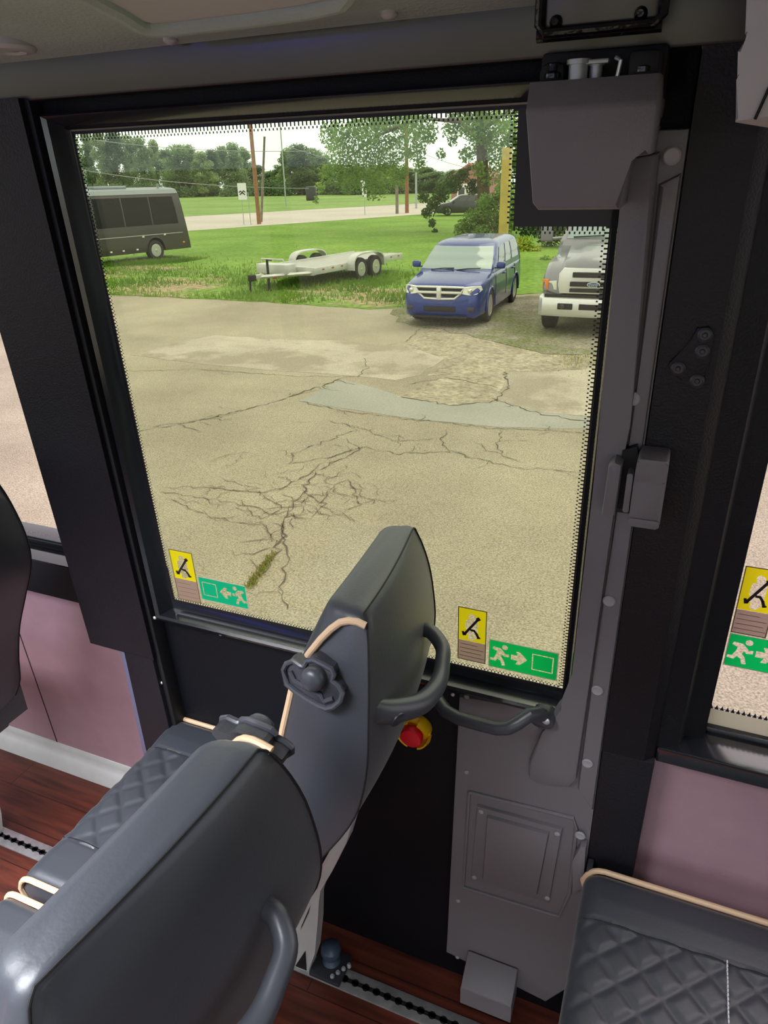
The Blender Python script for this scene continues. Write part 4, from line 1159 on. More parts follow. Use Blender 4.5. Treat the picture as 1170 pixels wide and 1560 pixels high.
        g.build('chrome_cross', M['chrome_soft'], gr_, V)
        g = MB(); g.prism([Vector((x, -2.575, z)) for x, z in ((-.035, .80), (.035, .80), (.03, .74), (0, .715), (-.03, .74))], [Vector((x, -2.56, z)) for x, z in ((-.035, .80), (.035, .80), (.03, .74), (0, .715), (-.03, .74))]); g.build('emblem', M['chrome_soft'], gr_, V)
        g = MB(); g.box((-.36, -2.50, .34), (.36, -2.42, .46), .02); g.build('lower_intake', M['dark'], root, V)
        for sx in (-1, 1):
            g = MB(); g.box((sx * .62 - .14, -2.455, .36), (sx * .62 + .14, -2.38, .46), .02); g.build('fog_lamp_recess', M['plastic'], root, V)
        g = MB(); g.box((-.62, -2.50, .205), (.62, -2.38, .26), .02); g.build('chin', M['dark'], root, V)
    return root


Vv = Matrix.Translation((-5.08, 17.6, GZ + .015)) @ Matrix.Rotation(math.radians(2.1), 4, 'Z')
make_car(Vv, 'blue people carrier with chrome cross grille parked nose first on the gravel', M['van_blue'], True, M['windshield'])
M['car_dark'] = mat('dark_car_paint', (40, 42, 44), .3, coat=.5)
q = G(700, 329)
make_car(Matrix.Translation((q.x, q.y + 1, GZ + .05)) @ Matrix.Rotation(math.radians(-66), 4, 'Z'), 'dark car on the far road, partly hidden by tree branches', M['car_dark'], False, M['carglass'])

# ---- grey truck with a big chrome grille
V = Matrix.Translation((-1.75, 15.0, GZ + .015)) @ Matrix.Rotation(math.radians(1.5), 4, 'Z')
t = empty('truck', V.translation, 'grey heavy pickup truck with chrome grille and bumper at the right of the window', 'truck', rot=V.to_3x3().to_4x4())
g = MB()
bp = [(-1.06, .06), (-.98, -.04), (-.6, -.10), (0, -.12), (.6, -.10), (.98, -.04), (1.06, .06), (1.06, .40), (.95, .2), (-.95, .2), (-1.06, .40)]
g.loft([[Vector((x, y + .03, .40)) for x, y in bp], [Vector((x, y, .45)) for x, y in bp], [Vector((x, y, .72)) for x, y in bp], [Vector((x, y + .02, .755)) for x, y in bp], [Vector((x, y + .05, .765)) for x, y in bp]])
bo = g.build('bumper', M['chrome_soft'], t, V)
for x0, x1 in ((-.66, -.36), (-.24, .24), (.36, .66)):
    g = MB(); g.box((x0, -.125, .545), (x1, -.02, .665), .015); g.build('bumper_opening', M['dark'], bo, V)
    if abs(x0) > .3:
        g = MB(); g.lathe([(.05, 0), (.05, .03), (.001, .035)], V @ Matrix.Translation(((x0 + x1) / 2 - .05, -.118, .605)) @ Matrix.Rotation(PI / 2, 4, 'X'), 16); g.build('fog_lamp', M['carglass'], bo)
g = MB(); g.box((-.95, .0, .76), (.95, .3, .82), .01); g.build('bumper_gap', M['dark'], t, V)
# fenders and hood
g = MB()
for sx in (-1, 1):
    rr = []
    for y, x0, x1, zb, zt in ((.06, .62, .93, .80, 1.05), (.10, .60, .99, .78, 1.16), (.25, .58, 1.03, .76, 1.30), (.6, .56, 1.05, .76, 1.40), (1.2, .56, 1.05, .76, 1.46), (1.8, .56, 1.03, .70, 1.48)):
        rr.append([Vector((sx * x, y, z)) for x, z in ((x0, zb), (x1 - .03, zb), (x1, zb + .1), (x1, zt - .2), (x1 - .05, zt - .06), (x1 - .14, zt), (x0, zt))])
    g.loft(rr)
fe = g.build('fenders', M['truck'], t, V)
cut(fe, [MB().lathe([(.50, 0), (.50, .7)], V @ Matrix.Translation((x0, .88, .47)) @ Matrix.Rotation(PI / 2, 4, 'Y'), 32) for x0 in (-1.2, .62)])
g = MB(); rr = []
for y, hw, zt in ((.02, .60, 1.34), (.06, .64, 1.42), (.3, .68, 1.50), (.9, .72, 1.58), (1.5, .76, 1.63), (1.85, .80, 1.65)):
    rr.append([Vector((x, y, z)) for x, z in ((-hw - .02, .9), (-hw, zt - .16), (-hw + .07, zt - .04), (-hw * .55, zt), (-hw * .45, zt + .03), (hw * .45, zt + .03), (hw * .55, zt), (hw - .07, zt - .04), (hw, zt - .16), (hw + .02, .9))])
g.loft(rr); g.build('hood', M['truck'], t, V, sharp=50)
# grille
g = MB(); gp = [(-.66, .84), (-.70, 1.0), (-.69, 1.22), (-.60, 1.335), (.60, 1.335), (.69, 1.22), (.70, 1.0), (.66, .84)]
g.prism([Vector((x, -.03 + .09 * x * x, z)) for x, z in gp], [Vector((x, .2, z)) for x, z in gp], .02); go = g.build('grille', M['chrome_soft'], t, V)
for z0, z1, x1 in ((1.155, 1.255, .42), (.985, 1.075, .46), (.875, .945, .46)):
    g = MB(); g.box((-x1, -.04, z0), (x1, .1, z1), .012); so = g.build('grille_slot', M['dark'], go, V)
    g = MB()
    for k in range(5): g.box((-x1, -.038, z0 + (z1 - z0) * (k + .5) / 5 - .003), (x1, -.045, z0 + (z1 - z0) * (k + .5) / 5 + .003))
    g.build('mesh_bars', M['plastic'], so, V)
for sx in (-1, 1):
    g = MB(); g.prism([Vector((sx * x, .012, z)) for x, z in ((.535, .98), (.55, 1.22), (.60, 1.25), (.63, 1.2), (.60, .98), (.57, .93))], [Vector((sx * x, .1, z)) for x, z in ((.535, .98), (.55, 1.22), (.60, 1.25), (.63, 1.2), (.60, .98), (.57, .93))]); g.build('side_inlet', M['dark'], go, V)
g = MB(); ov = [(.125 * math.cos(i * PI / 16), .05 * math.sin(i * PI / 16) + 1.03) for i in range(32)]
g.prism([Vector((x, -.062, z)) for x, z in ov], [Vector((x, -.03, z)) for x, z in ov], .004); oo = g.build('oval_emblem', M['chrome_soft'], go, V)
g = MB(); ov = [(.112 * math.cos(i * PI / 16), .041 * math.sin(i * PI / 16) + 1.03) for i in range(32)]
g.prism([Vector((x, -.066, z)) for x, z in ov], [Vector((x, -.06, z)) for x, z in ov]); g.build('oval_field', M['ovalblue'], oo, V)
def text_mesh(name, s, size, mx, mt, parent):
    cu = bpy.data.curves.new(name, 'FONT'); cu.body = s; cu.size = size; cu.align_x = 'CENTER'; cu.align_y = 'CENTER'; cu.extrude = .0015
    o = bpy.data.objects.new('tmp', cu); C.objects.link(o); bpy.context.view_layer.update()
    me = bpy.data.meshes.new_from_object(o.evaluated_get(bpy.context.evaluated_depsgraph_get()))
    bpy.data.objects.remove(o)
    g = MB(); g.add([mx @ v.co for v in me.vertices], [tuple(p.vertices) for p in me.polygons]); return g.build(name, mt, parent)
text_mesh('oval_lettering', 'Ford', .085, V @ Matrix.Translation((0, -.068, 1.03)) @ Matrix.Rotation(PI / 2, 4, 'X'), M['st_white'], oo)
# lamps, wheels, cab, mirrors
for sx in (-1, 1):
    g = MB(); hp = [(.72, .02, .90), (.73, .0, 1.08), (.96, .06, 1.06), (.955, .06, .91)]
    g.prism([Vector((sx * x, y + .03, z)) for x, y, z in hp], [Vector((sx * x, y + .16, z)) for x, y, z in hp], .012); g.build('headlamp', M['lamp'], t, V)
    g = MB(); hp = [(.90, .03, .90), (.905, .02, 1.10), (1.035, .20, 1.09), (1.04, .22, .91)]
    g.prism([Vector((sx * x, y + .0, z)) for x, y, z in hp], [Vector((sx * x * .96, y + .16, z)) for x, y, z in hp], .012); g.build('turn_lamp', M['amber'], t, V)
    wheel(t, V, sx * .92, .88, .44, .28, sx, 8, .6)
    g = MB(); g.tube([Vector((sx * .9, 2.15, 1.74)), Vector((sx * 1.2, 2.05, 1.72))], .03, 8); g.box((sx * 1.3 - .13, 1.98, 1.66), (sx * 1.3 + .13, 2.10, 2.06), .04, seg=3); g.build('mirror', M['truck'], t, V)
g = MB(); rr = []
for z, yf, yr, hw in ((.60, 1.75, 4.6, 1.0), (1.3, 1.75, 4.6, 1.02), (1.60, 1.80, 4.6, 1.0), (1.72, 1.92, 4.55, .97), (2.25, 2.50, 4.45, .82), (2.36, 2.75, 4.3, .72)):
    rr.append([Vector((x, y, z)) for x, y in ((-hw + .08, yf), (hw - .08, yf), (hw, yf + .1), (hw, yr), (-hw, yr), (-hw, yf + .1))])
g.loft(rr); g.build('cab', M['truck'], t, V)
g = MB(); g.prism([Vector((x, y, z)) for x, y, z in ((-.84, 1.925, 1.74), (.84, 1.925, 1.74), (.70, 2.47, 2.24), (-.70, 2.47, 2.24))], [Vector((x, y + .03, z - .03)) for x, y, z in ((-.84, 1.925, 1.74), (.84, 1.925, 1.74), (.70, 2.47, 2.24), (-.70, 2.47, 2.24))]); g.build('windshield', M['windshield'], t, V)
for x0, x1 in ((-.7, -.05), (.05, .7)):
    g = MB(); g.tube([Vector((x0, 1.93, 1.77)), Vector((x1, 1.95, 1.80))], .014, 6); g.build('wiper', M['dark'], t, V)
for sx in (-1, 1):
    g = MB(); g.prism([Vector((sx * (1.005 - (z - 1.60) * .27), y, z)) for y, z in ((2.25, 1.74), (2.66, 2.2), (3.4, 2.2), (3.5, 1.74))], [Vector((sx * (.97 - (z - 1.60) * .27), y, z)) for y, z in ((2.25, 1.74), (2.66, 2.2), (3.4, 2.2), (3.5, 1.74))]); g.build('side_window', M['carglass'], t, V)
g = MB(); g.box((-.95, 4.6, .7), (.95, 7.2, 1.4), .04); g.build('load_bed', M['truck'], t, V)
g = MB(); g.box((-.6, .3, .42), (.6, 4.5, .62), .02); g.build('chassis', M['dark'], t, V)
for sx in (-1, 1): wheel(t, V, sx * .92, 5.6, .44, .28, sx, 8, .6)

# ---- aluminium car trailer
ax = Vector((.17, .985)); yaw = -math.atan2(ax.x, ax.y)
V = Matrix.Translation((-10.65, 20.1, GZ + .015)) @ Matrix.Rotation(yaw, 4, 'Z')    # local: x to the near (right) side = 0, length along +y
t = empty('trailer', V.translation, 'pale aluminium twin axle flatbed trailer parked on the grass verge', 'trailer', rot=V.to_3x3().to_4x4())
W_ = 2.1; LN = 5.2
g = MB(); g.box((-W_, 0, .52), (0, LN, .57), .008); g.build('deck', M['trailer_deck'], t, V)
for x in (-W_ - .03, -.03):
    g = MB(); g.box((x, -.05, .40), (x + .06, LN, .60), .01); so = g.build('side_rail', M['trailer'], t, V)
    for k in range(10):
        if 3 < k < 7: continue
        y = .35 + k * .5; g = MB(); g.box((x - .004, y, .505), (x + .064, y + .12, .545)); g.build('stake_pocket', M['redmark'], so, V)
g = MB(); g.box((-W_, -.06, .38), (0, .02, .62), .01); g.build('front_board', M['trailer'], t, V)
g = MB()
g.tube([Vector((-W_, .0, .62)), Vector((-W_, 0, .80)), Vector((-W_ + .9, .0, .80)), Vector((-W_ + .9, 0, .62))], .025, 8)
g.build('front_rail', M['trailer'], t, V)
g = MB(); g.tube([Vector((-.05, .02, .46)), Vector((-W_ / 2, -1.35, .44))], .055, 4); g.tube([Vector((-W_ + .05, .02, .46)), Vector((-W_ / 2, -1.35, .44))], .055, 4); g.box((-W_ / 2 - .06, -1.6, .40), (-W_ / 2 + .06, -1.2, .52), .01)
g.build('tongue', M['trailer'], t, V)
g = MB(); g.box((-W_ / 2 - .62, -.75, .46), (-W_ / 2 + .55, -.25, .74), .02); g.build('tool_box', M['trailer'], t, V)
g = MB(); g.tube([Vector((-W_ / 2 + .1, -1.05, .06)), Vector((-W_ / 2 + .1, -1.05, .92))], .04, 10); g.box((-W_ / 2 - .0, -1.12, .02), (-W_ / 2 + .2, -.98, .05), .005); g.tube([Vector((-W_ / 2 + .1, -1.05, .90)), Vector((-W_ / 2 + .32, -1.1, .90))], .018, 8); g.build('jack', M['dark'], t, V)
g = MB(); g.box((-W_ / 2 - .08, -1.78, .36), (-W_ / 2 + .08, -1.55, .54), .03); g.tube([Vector((-W_ / 2 - .05, -1.7, .4)), Vector((-W_ / 2 - .08, -1.7, .03))], .03, 8); g.build('coupler', M['dark'], t, V)
g = MB(); g.box((-W_ / 2 + .2, -1.0, .36), (-W_ / 2 + .32, -.92, .44), .01); g.build('reflector', M['redmark'], t, V)
for x, s in ((-W_ - .30, -1), (.03, 1)):
    rr = []
    for i in range(25):
        a = PI * i / 24; y = 2.62 - math.copysign(abs(math.cos(a)) ** .55, math.cos(a)) * .93; z = .36 + .50 * abs(math.sin(a)) ** .55
        y2 = 2.62 - math.copysign(abs(math.cos(a)) ** .55, math.cos(a)) * .89; z2 = .36 + .46 * abs(math.sin(a)) ** .55
        rr.append([Vector((x, y, z)), Vector((x + .28, y, z)), Vector((x + .28, y2, z2)), Vector((x, y2, z2))])
    g = MB(); g.loft(rr); g.build('fender', M['trailer'], t, V)
    for y in (2.18, 3.06): wheel(t, V, x + .14, y, .36, .22, s, 6, .62)
g = MB()
for k in range(9): g.box((-W_ + .12 + k * .22, 0, .571), (-W_ + .13 + k * .22, LN, .574))
g.build('deck_grooves', M['metal_pole'], t, V)
for x in (-W_ + .1, -.6):
    g = MB(); g.box((x, LN, .45), (x + .5, LN + .05, .58), .01); g.build('tail_plate', M['trailer'], t, V)

# ---- black coach at the left
c1 = G(293, 391); c2 = G(150, 405)
dirv = Vector((-.22, -1)).normalized(); yaw = math.atan2(dirv.y, dirv.x)   # local +x runs forward (towards the lot)
V = Matrix.Translation((c1.x, c1.y, GZ + .015)) @ Matrix.Rotation(yaw, 4, 'Z')
# local: x forward from the tail, y to the left of the coach (+y side faces us)
t = empty('coach', V.translation, 'black minicoach with dark windows parked on the grass at the left', 'bus', rot=V.to_3x3().to_4x4())
BL = 8.6; BW = 2.35
def bsec(x, lean):
    prof = [(0.0, .38), (.02, .6), (.02, 1.25), (-.03, 2.1), (-.09, 2.62), (-.20, 2.80), (-.45, 2.86), (-BW / 2, 2.90)]
    pts = [Vector((x + lean * (z - .38) / 2.4, y, z)) for y, z in prof]
    pts += [Vector((x + lean * (z - .38) / 2.4, -BW - y, z)) for y, z in prof[-2::-1]]
    return pts
g = MB(); g.loft([bsec(.0, .30), bsec(.15, .24), bsec(.5, .1), bsec(1, 0), bsec(BL - .5, 0), bsec(BL, -.5)])
bo = g.build('body', M['busblack'], t, V, sharp=30)
cut(bo, [MB().lathe([(.50, 0), (.50, .5)], V @ Matrix.Translation((x, -.4, .48)) @ Matrix.Rotation(-PI / 2, 4, 'X'), 32) for x in (1.95, BL - 1.9)])
g = MB(); rr = []
for x, ln in ((.0, .31), (.15, .25), (.5, .12), (1, 0), (BL - .5, 0)):
    rr.append([Vector((x + ln, y, z)) for y, z in ((-.085, 2.66), (-.19, 2.82), (-.44, 2.88), (-BW / 2, 2.92), (-BW / 2, 2.89), (-.5, 2.85), (-.2, 2.79), (-.10, 2.66))])
g.loft(rr); g.build('roof', M['busroof'], t, V)
for k, (x0, x1) in enumerate(((.55, 1.9), (1.98, 3.3), (3.38, 4.7), (4.78, 6.1), (6.18, 7.5))):
    l0 = .12 if k == 0 else 0
    g = MB(); q = [(x0, 1.5), (x1, 1.5), (x1, 2.45), (x0 + l0, 2.45)]
    fz = lambda z: .02 - .0588 * (z - 1.25) if z < 2.1 else -.03 - .1154 * (z - 2.1)
    rr = []
    for z in (1.45, 1.46, 1.8, 2.1, 2.54, 2.55):
        d = .004 if z in (1.45, 2.55) else .016; xa = x0 + l0 * (z - 1.45) / 1.1
        rr.append([Vector((xa, fz(z) + d, z)), Vector((x1, fz(z) + d, z)), Vector((x1, fz(z) - .03, z)), Vector((xa, fz(z) - .03, z))])
    g.loft(rr); g.build('side_window', M['busglass'], t, V)
for x in (1.95, BL - 1.9):
    mw = V @ Matrix.Rotation(PI / 2, 4, 'Z')
    wheel(t, mw, -.10 - .05, -x, .42, .26, 1, 8, .62) if False else wheel(t, mw, -.12, -x, .42, .26, 1, 8, .62)
    g = MB(); g.tube([Vector((x + .48 * math.cos(a), .02, .48 + .48 * math.sin(a))) for a in [PI * i / 20 for i in range(21)]], .02, 6); g.build('wheel_arch', M['plastic'], t, V)
g = MB(); g.tube([Vector((.4, .022, 1.06)), Vector((BL - .3, .022, 1.06))], .012, 6); g.build('trim_strip', M['metal_pole'], t, V)
for x, z in ((1.35, 1.0), (2.5, .98), (2.9, .5), (3.6, .5), (4.2, .5), (.35, .62)):
    g = MB(); g.box((x, .015, z), (x + .10, .035, z + .06), .005); g.build('marker_lamp', M['amber'] if z < .9 and x < 1 else M['lamp'], t, V)
g = MB(); g.box((2.6, -1.6, 2.86), (4.2, -.5, 3.0), .06, seg=3); g.build('roof_hatch', M['busroof'], t, V)
g = MB(); g.box((4.9, -1.7, 2.86), (6.9, -.4, 3.22), .10, seg=3)
for k in range(4): g.box((4.95, -.42, 2.95 + k * .06), (6.85, -.38, 2.97 + k * .06))
g.build('air_conditioner', M['busroof'], t, V)
g = MB(); g.tube([Vector((1.0, -.5, 2.86)), Vector((1.0, -.5, 3.06))], .05, 8); g.build('beacon', M['busroof'], t, V)

# ================================================================== ROADSIDE
def post(name, p, h, r, mt, label, cat='pole', group=None, lean=(0, 0)):
    g = MB(); g.tube([p, p + Vector((lean[0], lean[1], h))], [r, r * .8], 14)
    o = g.build(name, mt, base=Vector(p)); return tag(o, label, cat, group)
post('utility_pole', G(395, 342), 10.5, .17, M['pole'], 'thick brown wooden utility pole beside the white road sign', 'pole')
p = G(398, 339); top = aty(403, 208, p.y)
post('utility_pole', p, top.z - p.z, .11, M['pole_grey'], 'thin grey pole leaning against the thick brown pole', 'pole', lean=(top.x - p.x, 0))
post('lamp_post', G(436, 315), 15, .09, M['metal_pole'], 'slim steel post standing alone right of the brown poles, beyond the road')
p = G(605, 326); post('utility_pole', p, aty(608, 258, p.y).z - p.z, .16, M['pole_grey'], 'short grey wooden pole left of the orange brown pole behind the branches')
p = G(620, 325); post('utility_pole', p, 11, .19, M['pole'], 'orange brown wooden pole seen below the hanging branches')
p = G(634, 318); post('lamp_post', p, aty(635, 250, p.y).z - p.z, .12, M['metal_pole'], 'thin pale post right of the orange brown pole')
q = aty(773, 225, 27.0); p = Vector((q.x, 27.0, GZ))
g = MB(); hw = .15; g.box((p.x - hw, p.y - hw, GZ - .2), (p.x + hw, p.y + hw, q.z), .02)  # streak of reflection in the door glass, modelled as a solid post outdoors
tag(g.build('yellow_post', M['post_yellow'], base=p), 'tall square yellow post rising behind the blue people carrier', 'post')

p = G(372, 343)
t = empty('road_sign', p, 'white rectangular road sign with black symbol on two thin posts', 'sign')
a0 = aty(361, 279, p.y); a1 = aty(376.5, 304, p.y)
for x in (a0.x + .25, a1.x + .1):
    g = MB(); g.tube([Vector((x, p.y + .04, GZ)), Vector((x, p.y + .04, a1.z + .5))], .03, 8); g.build('leg', M['metal_pole'], t)
g = MB(); g.prism([Vector((u, p.y, z)) for u, z in rrect(a0.x, a1.x, a1.z, a0.z, .06)], [Vector((u, p.y + .03, z)) for u, z in rrect(a0.x, a1.x, a1.z, a0.z, .06)]); g.build('sign_plate', M['signwhite'], t)
cx = (a0.x + a1.x) / 2; cz = (a0.z + a1.z) / 2 - .08; g = MB()
for pts in ([(-.28, .02), (-.12, .10), (.0, -.02), (.12, .12), (.28, .02)], [(-.22, -.14), (.02, -.02), (.24, -.16)]):
    g.tube([Vector((cx + x, p.y - .012, cz + z)) for x, z in pts], .045, 6)
g.build('symbol', M['st_black'], t)
p = G(556, 328)
t = empty('road_sign', p, 'narrow white sign on a thin post by the road, below the tree branches', 'sign')
g = MB(); g.tube([p, p + Vector((0, 0, 2.6))], .035, 8); g.build('leg', M['metal_pole'], t)
g = MB(); z = aty(554, 300, p.y).z; z1 = aty(554, 282, p.y).z; g.box((p.x - .22, p.y - .05, z), (p.x + .28, p.y - .02, z1 - .3), .01); g.box((p.x - .32, p.y - .05, z1 - .28), (p.x + .1, p.y - .02, z1 + .4), .01); g.build('sign_plate', M['signwhite'], t)

# overhead wires
for i, (a, b, yy) in enumerate((((60, 200), (470, 230), 52.4), ((60, 247), (470, 287), 52.4), ((436, 222), (640, 262), 72), ((640, 232), (780, 262), 80))):
    A = aty(*a, yy); B = aty(*b, yy); g = MB(); pts = []
    for k in range(21):
        u = k / 20; q = A.lerp(B, u); q.z -= .5 * 4 * u * (1 - u); pts.append(q)
    g.tube(pts, .022, 6)
    o = g.build('overhead_wire', M['wire'], base=A.copy())
    tag(o, ['upper overhead wire crossing the sky at the left above the coach', 'lower overhead wire in front of the tree line above the coach', 'overhead wire running right from the slim steel post', 'overhead wire in the sky gap near the brick house'][i], 'wire')

# house beyond the road
hb = aty(715, 285, 96); p = Vector((hb.x, 96, GZ))
t = empty('brick_house', p, 'red brick house with gable roof far behind the tree branches', 'house')
zt = aty(715, 268, 96).z
g = MB(); g.box((p.x - 2.4, 96, GZ), (p.x + 2.4, 103, zt)); g.prism([Vector((p.x + x, 96, z)) for x, z in ((-2.4, zt), (2.4, zt), (0, zt + 1.3))], [Vector((p.x + x, 103, z)) for x, z in ((-2.4, zt), (2.4, zt), (0, zt + 1.3))]); g.build('wall', M['brick'], t)
for sx in (-1, 1):
    g = MB(); q = [(0, zt + 1.5), (sx * 2.7, zt - .1), (sx * 2.7, zt - .3), (0, zt + 1.3)]; g.prism([Vector((p.x + x, 95.6, z)) for x, z in q], [Vector((p.x + x, 103.4, z)) for x, z in q]); g.build('roof', M['brick'], t)
g = MB(); g.box((p.x - 1.6, 95.9, zt - 3.4), (p.x + 1.8, 96.02, zt - .9)); g.build('pale_front', M['white_wall'], t)
for x in (-1.0, .8):
    g = MB(); g.box((p.x + x - .4, 95.85, zt - 2.6), (p.x + x + .4, 95.95, zt - 1.3)); g.build('window', M['carglass'], t)
p = G(474, 306)
t = MB(); t.box((p.x - .9, p.y - .3, GZ), (p.x + .9, p.y + .9, GZ + 2.3), .25, seg=4)
tag(t.build('utility_cabinet', M['plastic'], base=p), 'dark round cornered cabinet on the meadow beyond the road', 'cabinet')


# ================================================================== TREES
def leaves(g, blobs, n, size, rr, droop=.3, mi=0):
    """n bent leaf cards spread over ellipsoid blobs (centre, radii)"""
    wt = [b[1][0] * b[1][1] * b[1][2] for b in blobs]; wt = [w ** .67 for w in wt]; tot = sum(wt)
    for (c, r), w in zip(blobs, wt):
        for i in range(int(n * w / tot) + 1):
            v = Vector((rr.gauss(0, 1), rr.gauss(0, 1), rr.gauss(0, 1))).normalized() * (rr.random() ** .42)
            p = Vector((c[0] + v.x * r[0], c[1] + v.y * r[1], c[2] + v.z * r[2]))
            a = Vector((rr.gauss(0, 1), rr.gauss(0, 1), rr.gauss(0, .7) - droop)).normalized(); b = a.cross(Vector((rr.gauss(0, 1), rr.gauss(0, 1), rr.gauss(0, 1)))).normalized()
            s = size * rr.uniform(.6, 1.3); q = a.cross(b) * s * .18
            g.add([p - a * s * .5, p + b * s * .32 + q, p + a * s * .5, p - b * s * .32 + q], [(0, 1, 2), (0, 2, 3)], mi)


def tree(name, base, H, R, mt, n, size, seed, label, group, low=.12):
    rr = random.Random(seed); root = empty(name, base, label, 'tree', group); bl = []
    for i in range(30):
        h = low + (1 - low) * (i + .5) / 30; rad = R * (math.sin(PI * min(1, .16 + h * .84)) ** .7) * .75
        an = rr.uniform(0, 6.28); d = rad * rr.uniform(.15, .95)
        s = R * rr.uniform(.2, .4)
        bl.append((Vector((base.x + d * math.cos(an), base.y + d * math.sin(an), base.z + h * H * .95)), (s, s, s * .9)))
    g = MB(); leaves(g, bl, n, size, rr); g.build('foliage', mt, root, recalc=False)
    g = MB(); tr = H * .018 + .05; g.tube([base, base + Vector((rr.gauss(0, .1), 0, H * .4)), base + Vector((rr.gauss(0, .4), rr.gauss(0, .3), H * .85))], [tr, tr * .75, tr * .25], 8)
    for i in range(6):
        b = bl[rr.randrange(len(bl))][0]; z = base.z + (b.z - base.z) * .6; g.tube([Vector((base.x, base.y, z)), b], [tr * .4, tr * .12], 6)
    g.build('trunk', M['bark'], root)
    return root

protos = []
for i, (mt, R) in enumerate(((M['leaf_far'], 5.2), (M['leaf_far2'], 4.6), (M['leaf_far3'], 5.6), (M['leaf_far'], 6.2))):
    protos.append(None)
line = [(62, 200), (84, 192), (106, 190), (126, 196), (146, 202), (166, 198), (186, 203), (206, 204), (226, 206), (244, 212), (262, 228), (280, 222), (296, 219), (312, 232), (328, 226), (345, 221), (361, 222), (377, 224), (392, 252), (410, 262), (428, 250), (444, 226), (460, 222), (478, 228), (496, 240), (520, 252), (545, 255), (570, 250), (595, 252), (620, 254), (645, 256), (668, 262), (690, 258)]
labs = ['tall hazy tree in the tree line beyond the meadow, left part above the coach', 'tree in the line beyond the meadow, between the coach and the brown pole', 'tree in the far line beyond the meadow, right of the brown pole']
rt = random.Random(9)
for i, (px, pt) in enumerate(line):
    Y = 185 + rt.uniform(-22, 22); b = aty(px, 300, Y); b.z = GZ; H = (aty(px, pt, Y).z - GZ) * rt.uniform(.97, 1.05)
    k = i % 4; li = 0 if px < 250 else (1 if px < 395 else 2)
    grp = ['trees in the far line, left', 'trees in the far line, middle', 'trees in the far line, right'][li]
    if protos[k] is None:
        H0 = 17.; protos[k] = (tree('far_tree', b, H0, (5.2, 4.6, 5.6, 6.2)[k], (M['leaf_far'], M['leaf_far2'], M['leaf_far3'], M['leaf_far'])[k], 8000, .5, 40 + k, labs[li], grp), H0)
        o = protos[k][0]; o.scale = (1, 1, H / H0)
    else:
        src, H0 = protos[k]
        copy_tree(src, Matrix.Translation(b) @ Matrix.Rotation(rt.uniform(0, 6.28), 4, 'Z') @ Matrix.Diagonal((rt.uniform(.85, 1.15), rt.uniform(.85, 1.15), H / H0, 1)), labs[li], grp)
# scrub along the foot of the far trees
sproto = None
for i in range(34):
    px = 40 + i * 20.5; Y = 168 + rt.uniform(-6, 6); b = aty(px, 300, Y); b.z = GZ
    if sproto is None:
        sproto = empty('far_shrub', b, 'low dark shrub at the foot of the far tree line', 'shrub', 'shrubs at the foot of the far trees')
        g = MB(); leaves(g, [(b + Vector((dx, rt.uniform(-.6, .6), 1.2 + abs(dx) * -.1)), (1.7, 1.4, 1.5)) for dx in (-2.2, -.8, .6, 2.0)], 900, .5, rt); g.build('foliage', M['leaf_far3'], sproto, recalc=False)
    else:
        copy_tree(sproto, Matrix.Translation(b) @ Matrix.Rotation(rt.uniform(-.4, .4), 4, 'Z') @ Matrix.Scale(rt.uniform(.8, 1.5), 4))

# the big roadside tree whose branches hang into view
def P45(px, py, y=45.): return aty(px, py, y)
base = Vector((aty(737, 300, 45).x, 45, GZ))
t = empty('roadside_tree', base, 'large bright green tree right of centre with branches hanging over the lawn', 'tree')
g = MB()
g.tube([base, P45(737, 300), P45(734, 230), P45(728, 150), P45(715, 60)], [.42, .38, .33, .26, .15], 12)
for pa in ([(734, 215), (700, 185), (640, 180), (580, 205), (530, 240), (495, 290)], [(731, 190), (690, 160), (600, 165), (530, 190)], [(735, 250), (700, 262), (675, 285), (660, 330)], [(733, 200), (760, 180), (785, 160)], [(728, 150), (650, 130), (560, 160)]):
    k = len(pa); g.tube([P45(a, b, 45 + (i - 1) * .4) for i, (a, b) in enumerate(pa)], [.13 - .10 * i / (k - 1) for i in range(k)], 8)
g.build('trunk', M['bark'], t)
rr = random.Random(77)
def pb(lst, dep):
    out = []
    for px, py, rad in lst:
        y = 45 + rr.uniform(-dep, dep); c = aty(px, py, y); r = rad * y * .94 / 1075; out.append((c, (r, r * 1.1, r)))
    return out
bl = pb([(505, 205, 22), (530, 200, 26), (560, 195, 30), (600, 195, 30), (640, 195, 26), (520, 235, 26), (560, 240, 34), (600, 240, 30), (632, 225, 20), (500, 262, 18), (530, 272, 24), (570, 278, 28), (605, 268, 18), (487, 285, 9), (482, 305, 6), (655, 205, 14), (640, 250, 12), (690, 195, 18), (720, 190, 22), (750, 200, 24), (775, 205, 22), (712, 235, 13), (758, 240, 22), (780, 250, 18), (770, 280, 18), (790, 220, 20), (810, 250, 30), (820, 300, 30), (620, 180, 20), (700, 175, 18), (740, 170, 25), (580, 170, 30), (780, 170, 30), (690, 215, 8), (672, 235, 8), (735, 225, 16), (728, 258, 12), (742, 270, 14), (724, 205, 16), (745, 215, 14)], 2.2)
g = MB(); leaves(g, bl, 15000, .20, rr, .5); g.build('foliage', M['leaf_near'], t, recalc=False)
bl = pb([(690, 280, 15), (672, 295, 14), (660, 312, 12), (650, 325, 9), (658, 340, 7), (662, 352, 5), (645, 300, 9), (705, 268, 11), (720, 285, 12), (680, 320, 6)], 1.0)
g = MB(); leaves(g, bl, 2600, .17, rr, .6); g.build('hanging_branch', M['leaf_dark'], t, recalc=False)

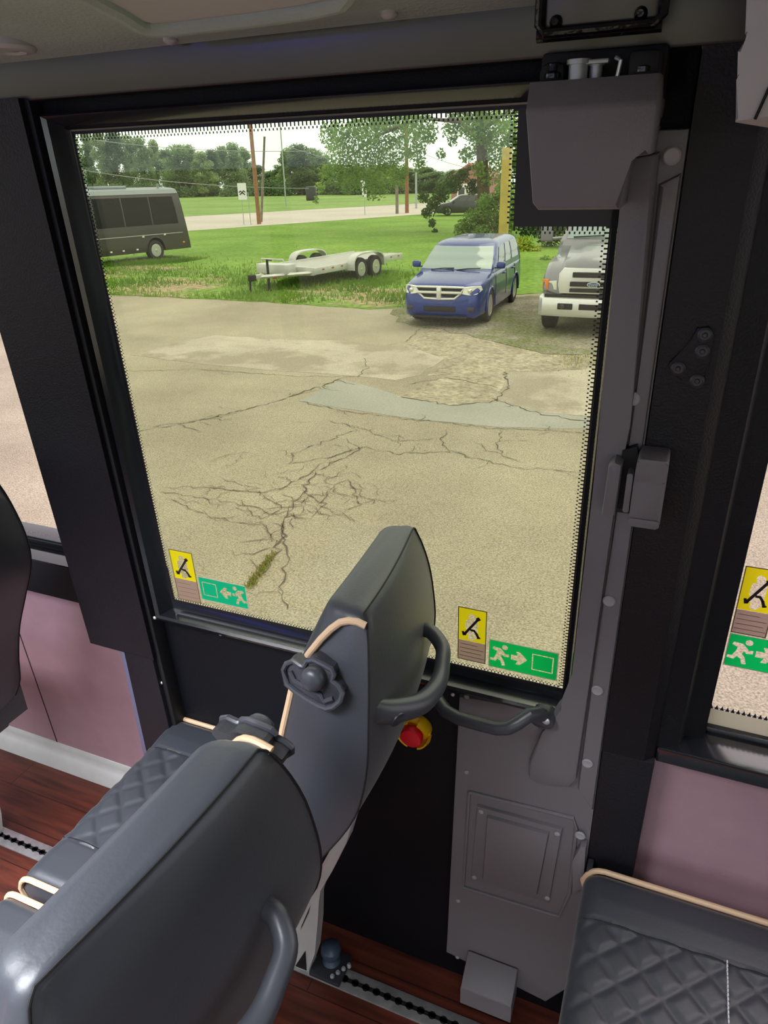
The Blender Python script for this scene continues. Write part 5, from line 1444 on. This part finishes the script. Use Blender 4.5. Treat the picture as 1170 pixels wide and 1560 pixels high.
def bush(name, lst, Y, dep, n, size, mt, label, seed):
    rr = random.Random(seed); bl = []
    for px, py, rad in lst:
        y = Y + rr.uniform(-dep, dep); c = aty(px, py, y); r = rad * y * .94 / 1075; bl.append((c, (r, r, r)))
    base = Vector((sum(b[0].x for b in bl) / len(bl), Y, GZ)); root = empty(name, base, label, 'bush')
    g = MB(); leaves(g, bl, n, size, rr, .1); g.build('foliage', mt, root, recalc=False)
    g = MB()
    for b in bl: g.tube([base + Vector((rr.gauss(0, .15), rr.gauss(0, .1), 0)), b[0]], [.035, .012], 6)
    g.build('stems', M['bark'], root)
bush('bush', [(742, 315, 20), (765, 300, 18), (725, 335, 20), (752, 345, 24), (705, 350, 15), (775, 335, 18), (785, 310, 14), (735, 360, 18), (765, 365, 18)], 40, 1.2, 5200, .18, M['leaf_near'], 'bright green bush in front of the roadside tree trunk', 5)
bush('bush', [(800, 372, 13), (815, 385, 12), (795, 392, 12), (808, 400, 8)], 33, .5, 1500, .12, mat('yellow_leaf', (176, 176, 48), .6, rgb2=(130, 168, 52), vscale=1.5), 'small yellow green bush between the blue people carrier and the grey truck', 6)
bush('bush', [(835, 360, 18), (860, 345, 22), (840, 385, 14), (820, 345, 18), (880, 370, 20), (910, 360, 24), (935, 350, 24), (800, 345, 14)], 36, 1.0, 4200, .16, M['leaf_dark'], 'dark green bush behind the mirror of the grey truck', 7)
bush('bush', [(830, 398, 9), (845, 400, 9), (815, 405, 7)], 30, .5, 900, .1, M['leaf_near'], 'low leafy growth on the grass beside the grey truck', 8)

# ================================================================== LIGHT
w = bpy.data.worlds.new('overcast_sky'); sc.world = w; w.use_nodes = True
N = w.node_tree; bg = N.nodes['Background']
tc = N.nodes.new('ShaderNodeTexCoord'); sx = N.nodes.new('ShaderNodeSeparateXYZ'); L(N, tc, 'Generated', sx, 'Vector')
cr_ = N.nodes.new('ShaderNodeValToRGB'); cr_.color_ramp.elements[0].position = .0; cr_.color_ramp.elements[1].position = .6
cr_.color_ramp.elements[0].color = (.84, .92, .95, 1); cr_.color_ramp.elements[1].color = (1.0, 1.0, 1.0, 1)
L(N, sx, 'Z', cr_, 'Fac'); L(N, cr_, 'Color', bg, 'Color'); bg.inputs['Strength'].default_value = 1.8
sun = bpy.data.lights.new('hazy_sun', 'SUN'); sun.energy = 1.3; sun.angle = math.radians(50); sun.color = (1, .96, .88)
so = bpy.data.objects.new('hazy_sun', sun); so.rotation_euler = (math.radians(-28), math.radians(18), 0); C.objects.link(so)

# unseen fill lights added under the aisle ceiling to brighten the interior
for i, (x, en) in enumerate(((-2.6, 36), (-1.0, 60), (.1, 10))):
    la = bpy.data.lights.new('aisle_lamp', 'AREA'); la.shape = 'RECTANGLE'; la.size = 1.1; la.size_y = .5; la.energy = en; la.spread = math.radians(115); la.color = (.93, .95, 1)
    lo_ = bpy.data.objects.new('aisle_lamp', la); lo_.location = (x, (-.55, -.25, -.55)[i], 1.89); C.objects.link(lo_)

vs = sc.view_settings
sc.display_settings.display_device = 'sRGB'
vs.view_transform = 'Standard'; vs.look = 'None'; vs.gamma = 1.0; vs.use_curve_mapping = False; vs.exposure = 0.0
sc.cycles.use_denoising = True
sc.cycles.max_bounces = 8; sc.cycles.transparent_max_bounces = 12; sc.cycles.sample_clamp_indirect = 8
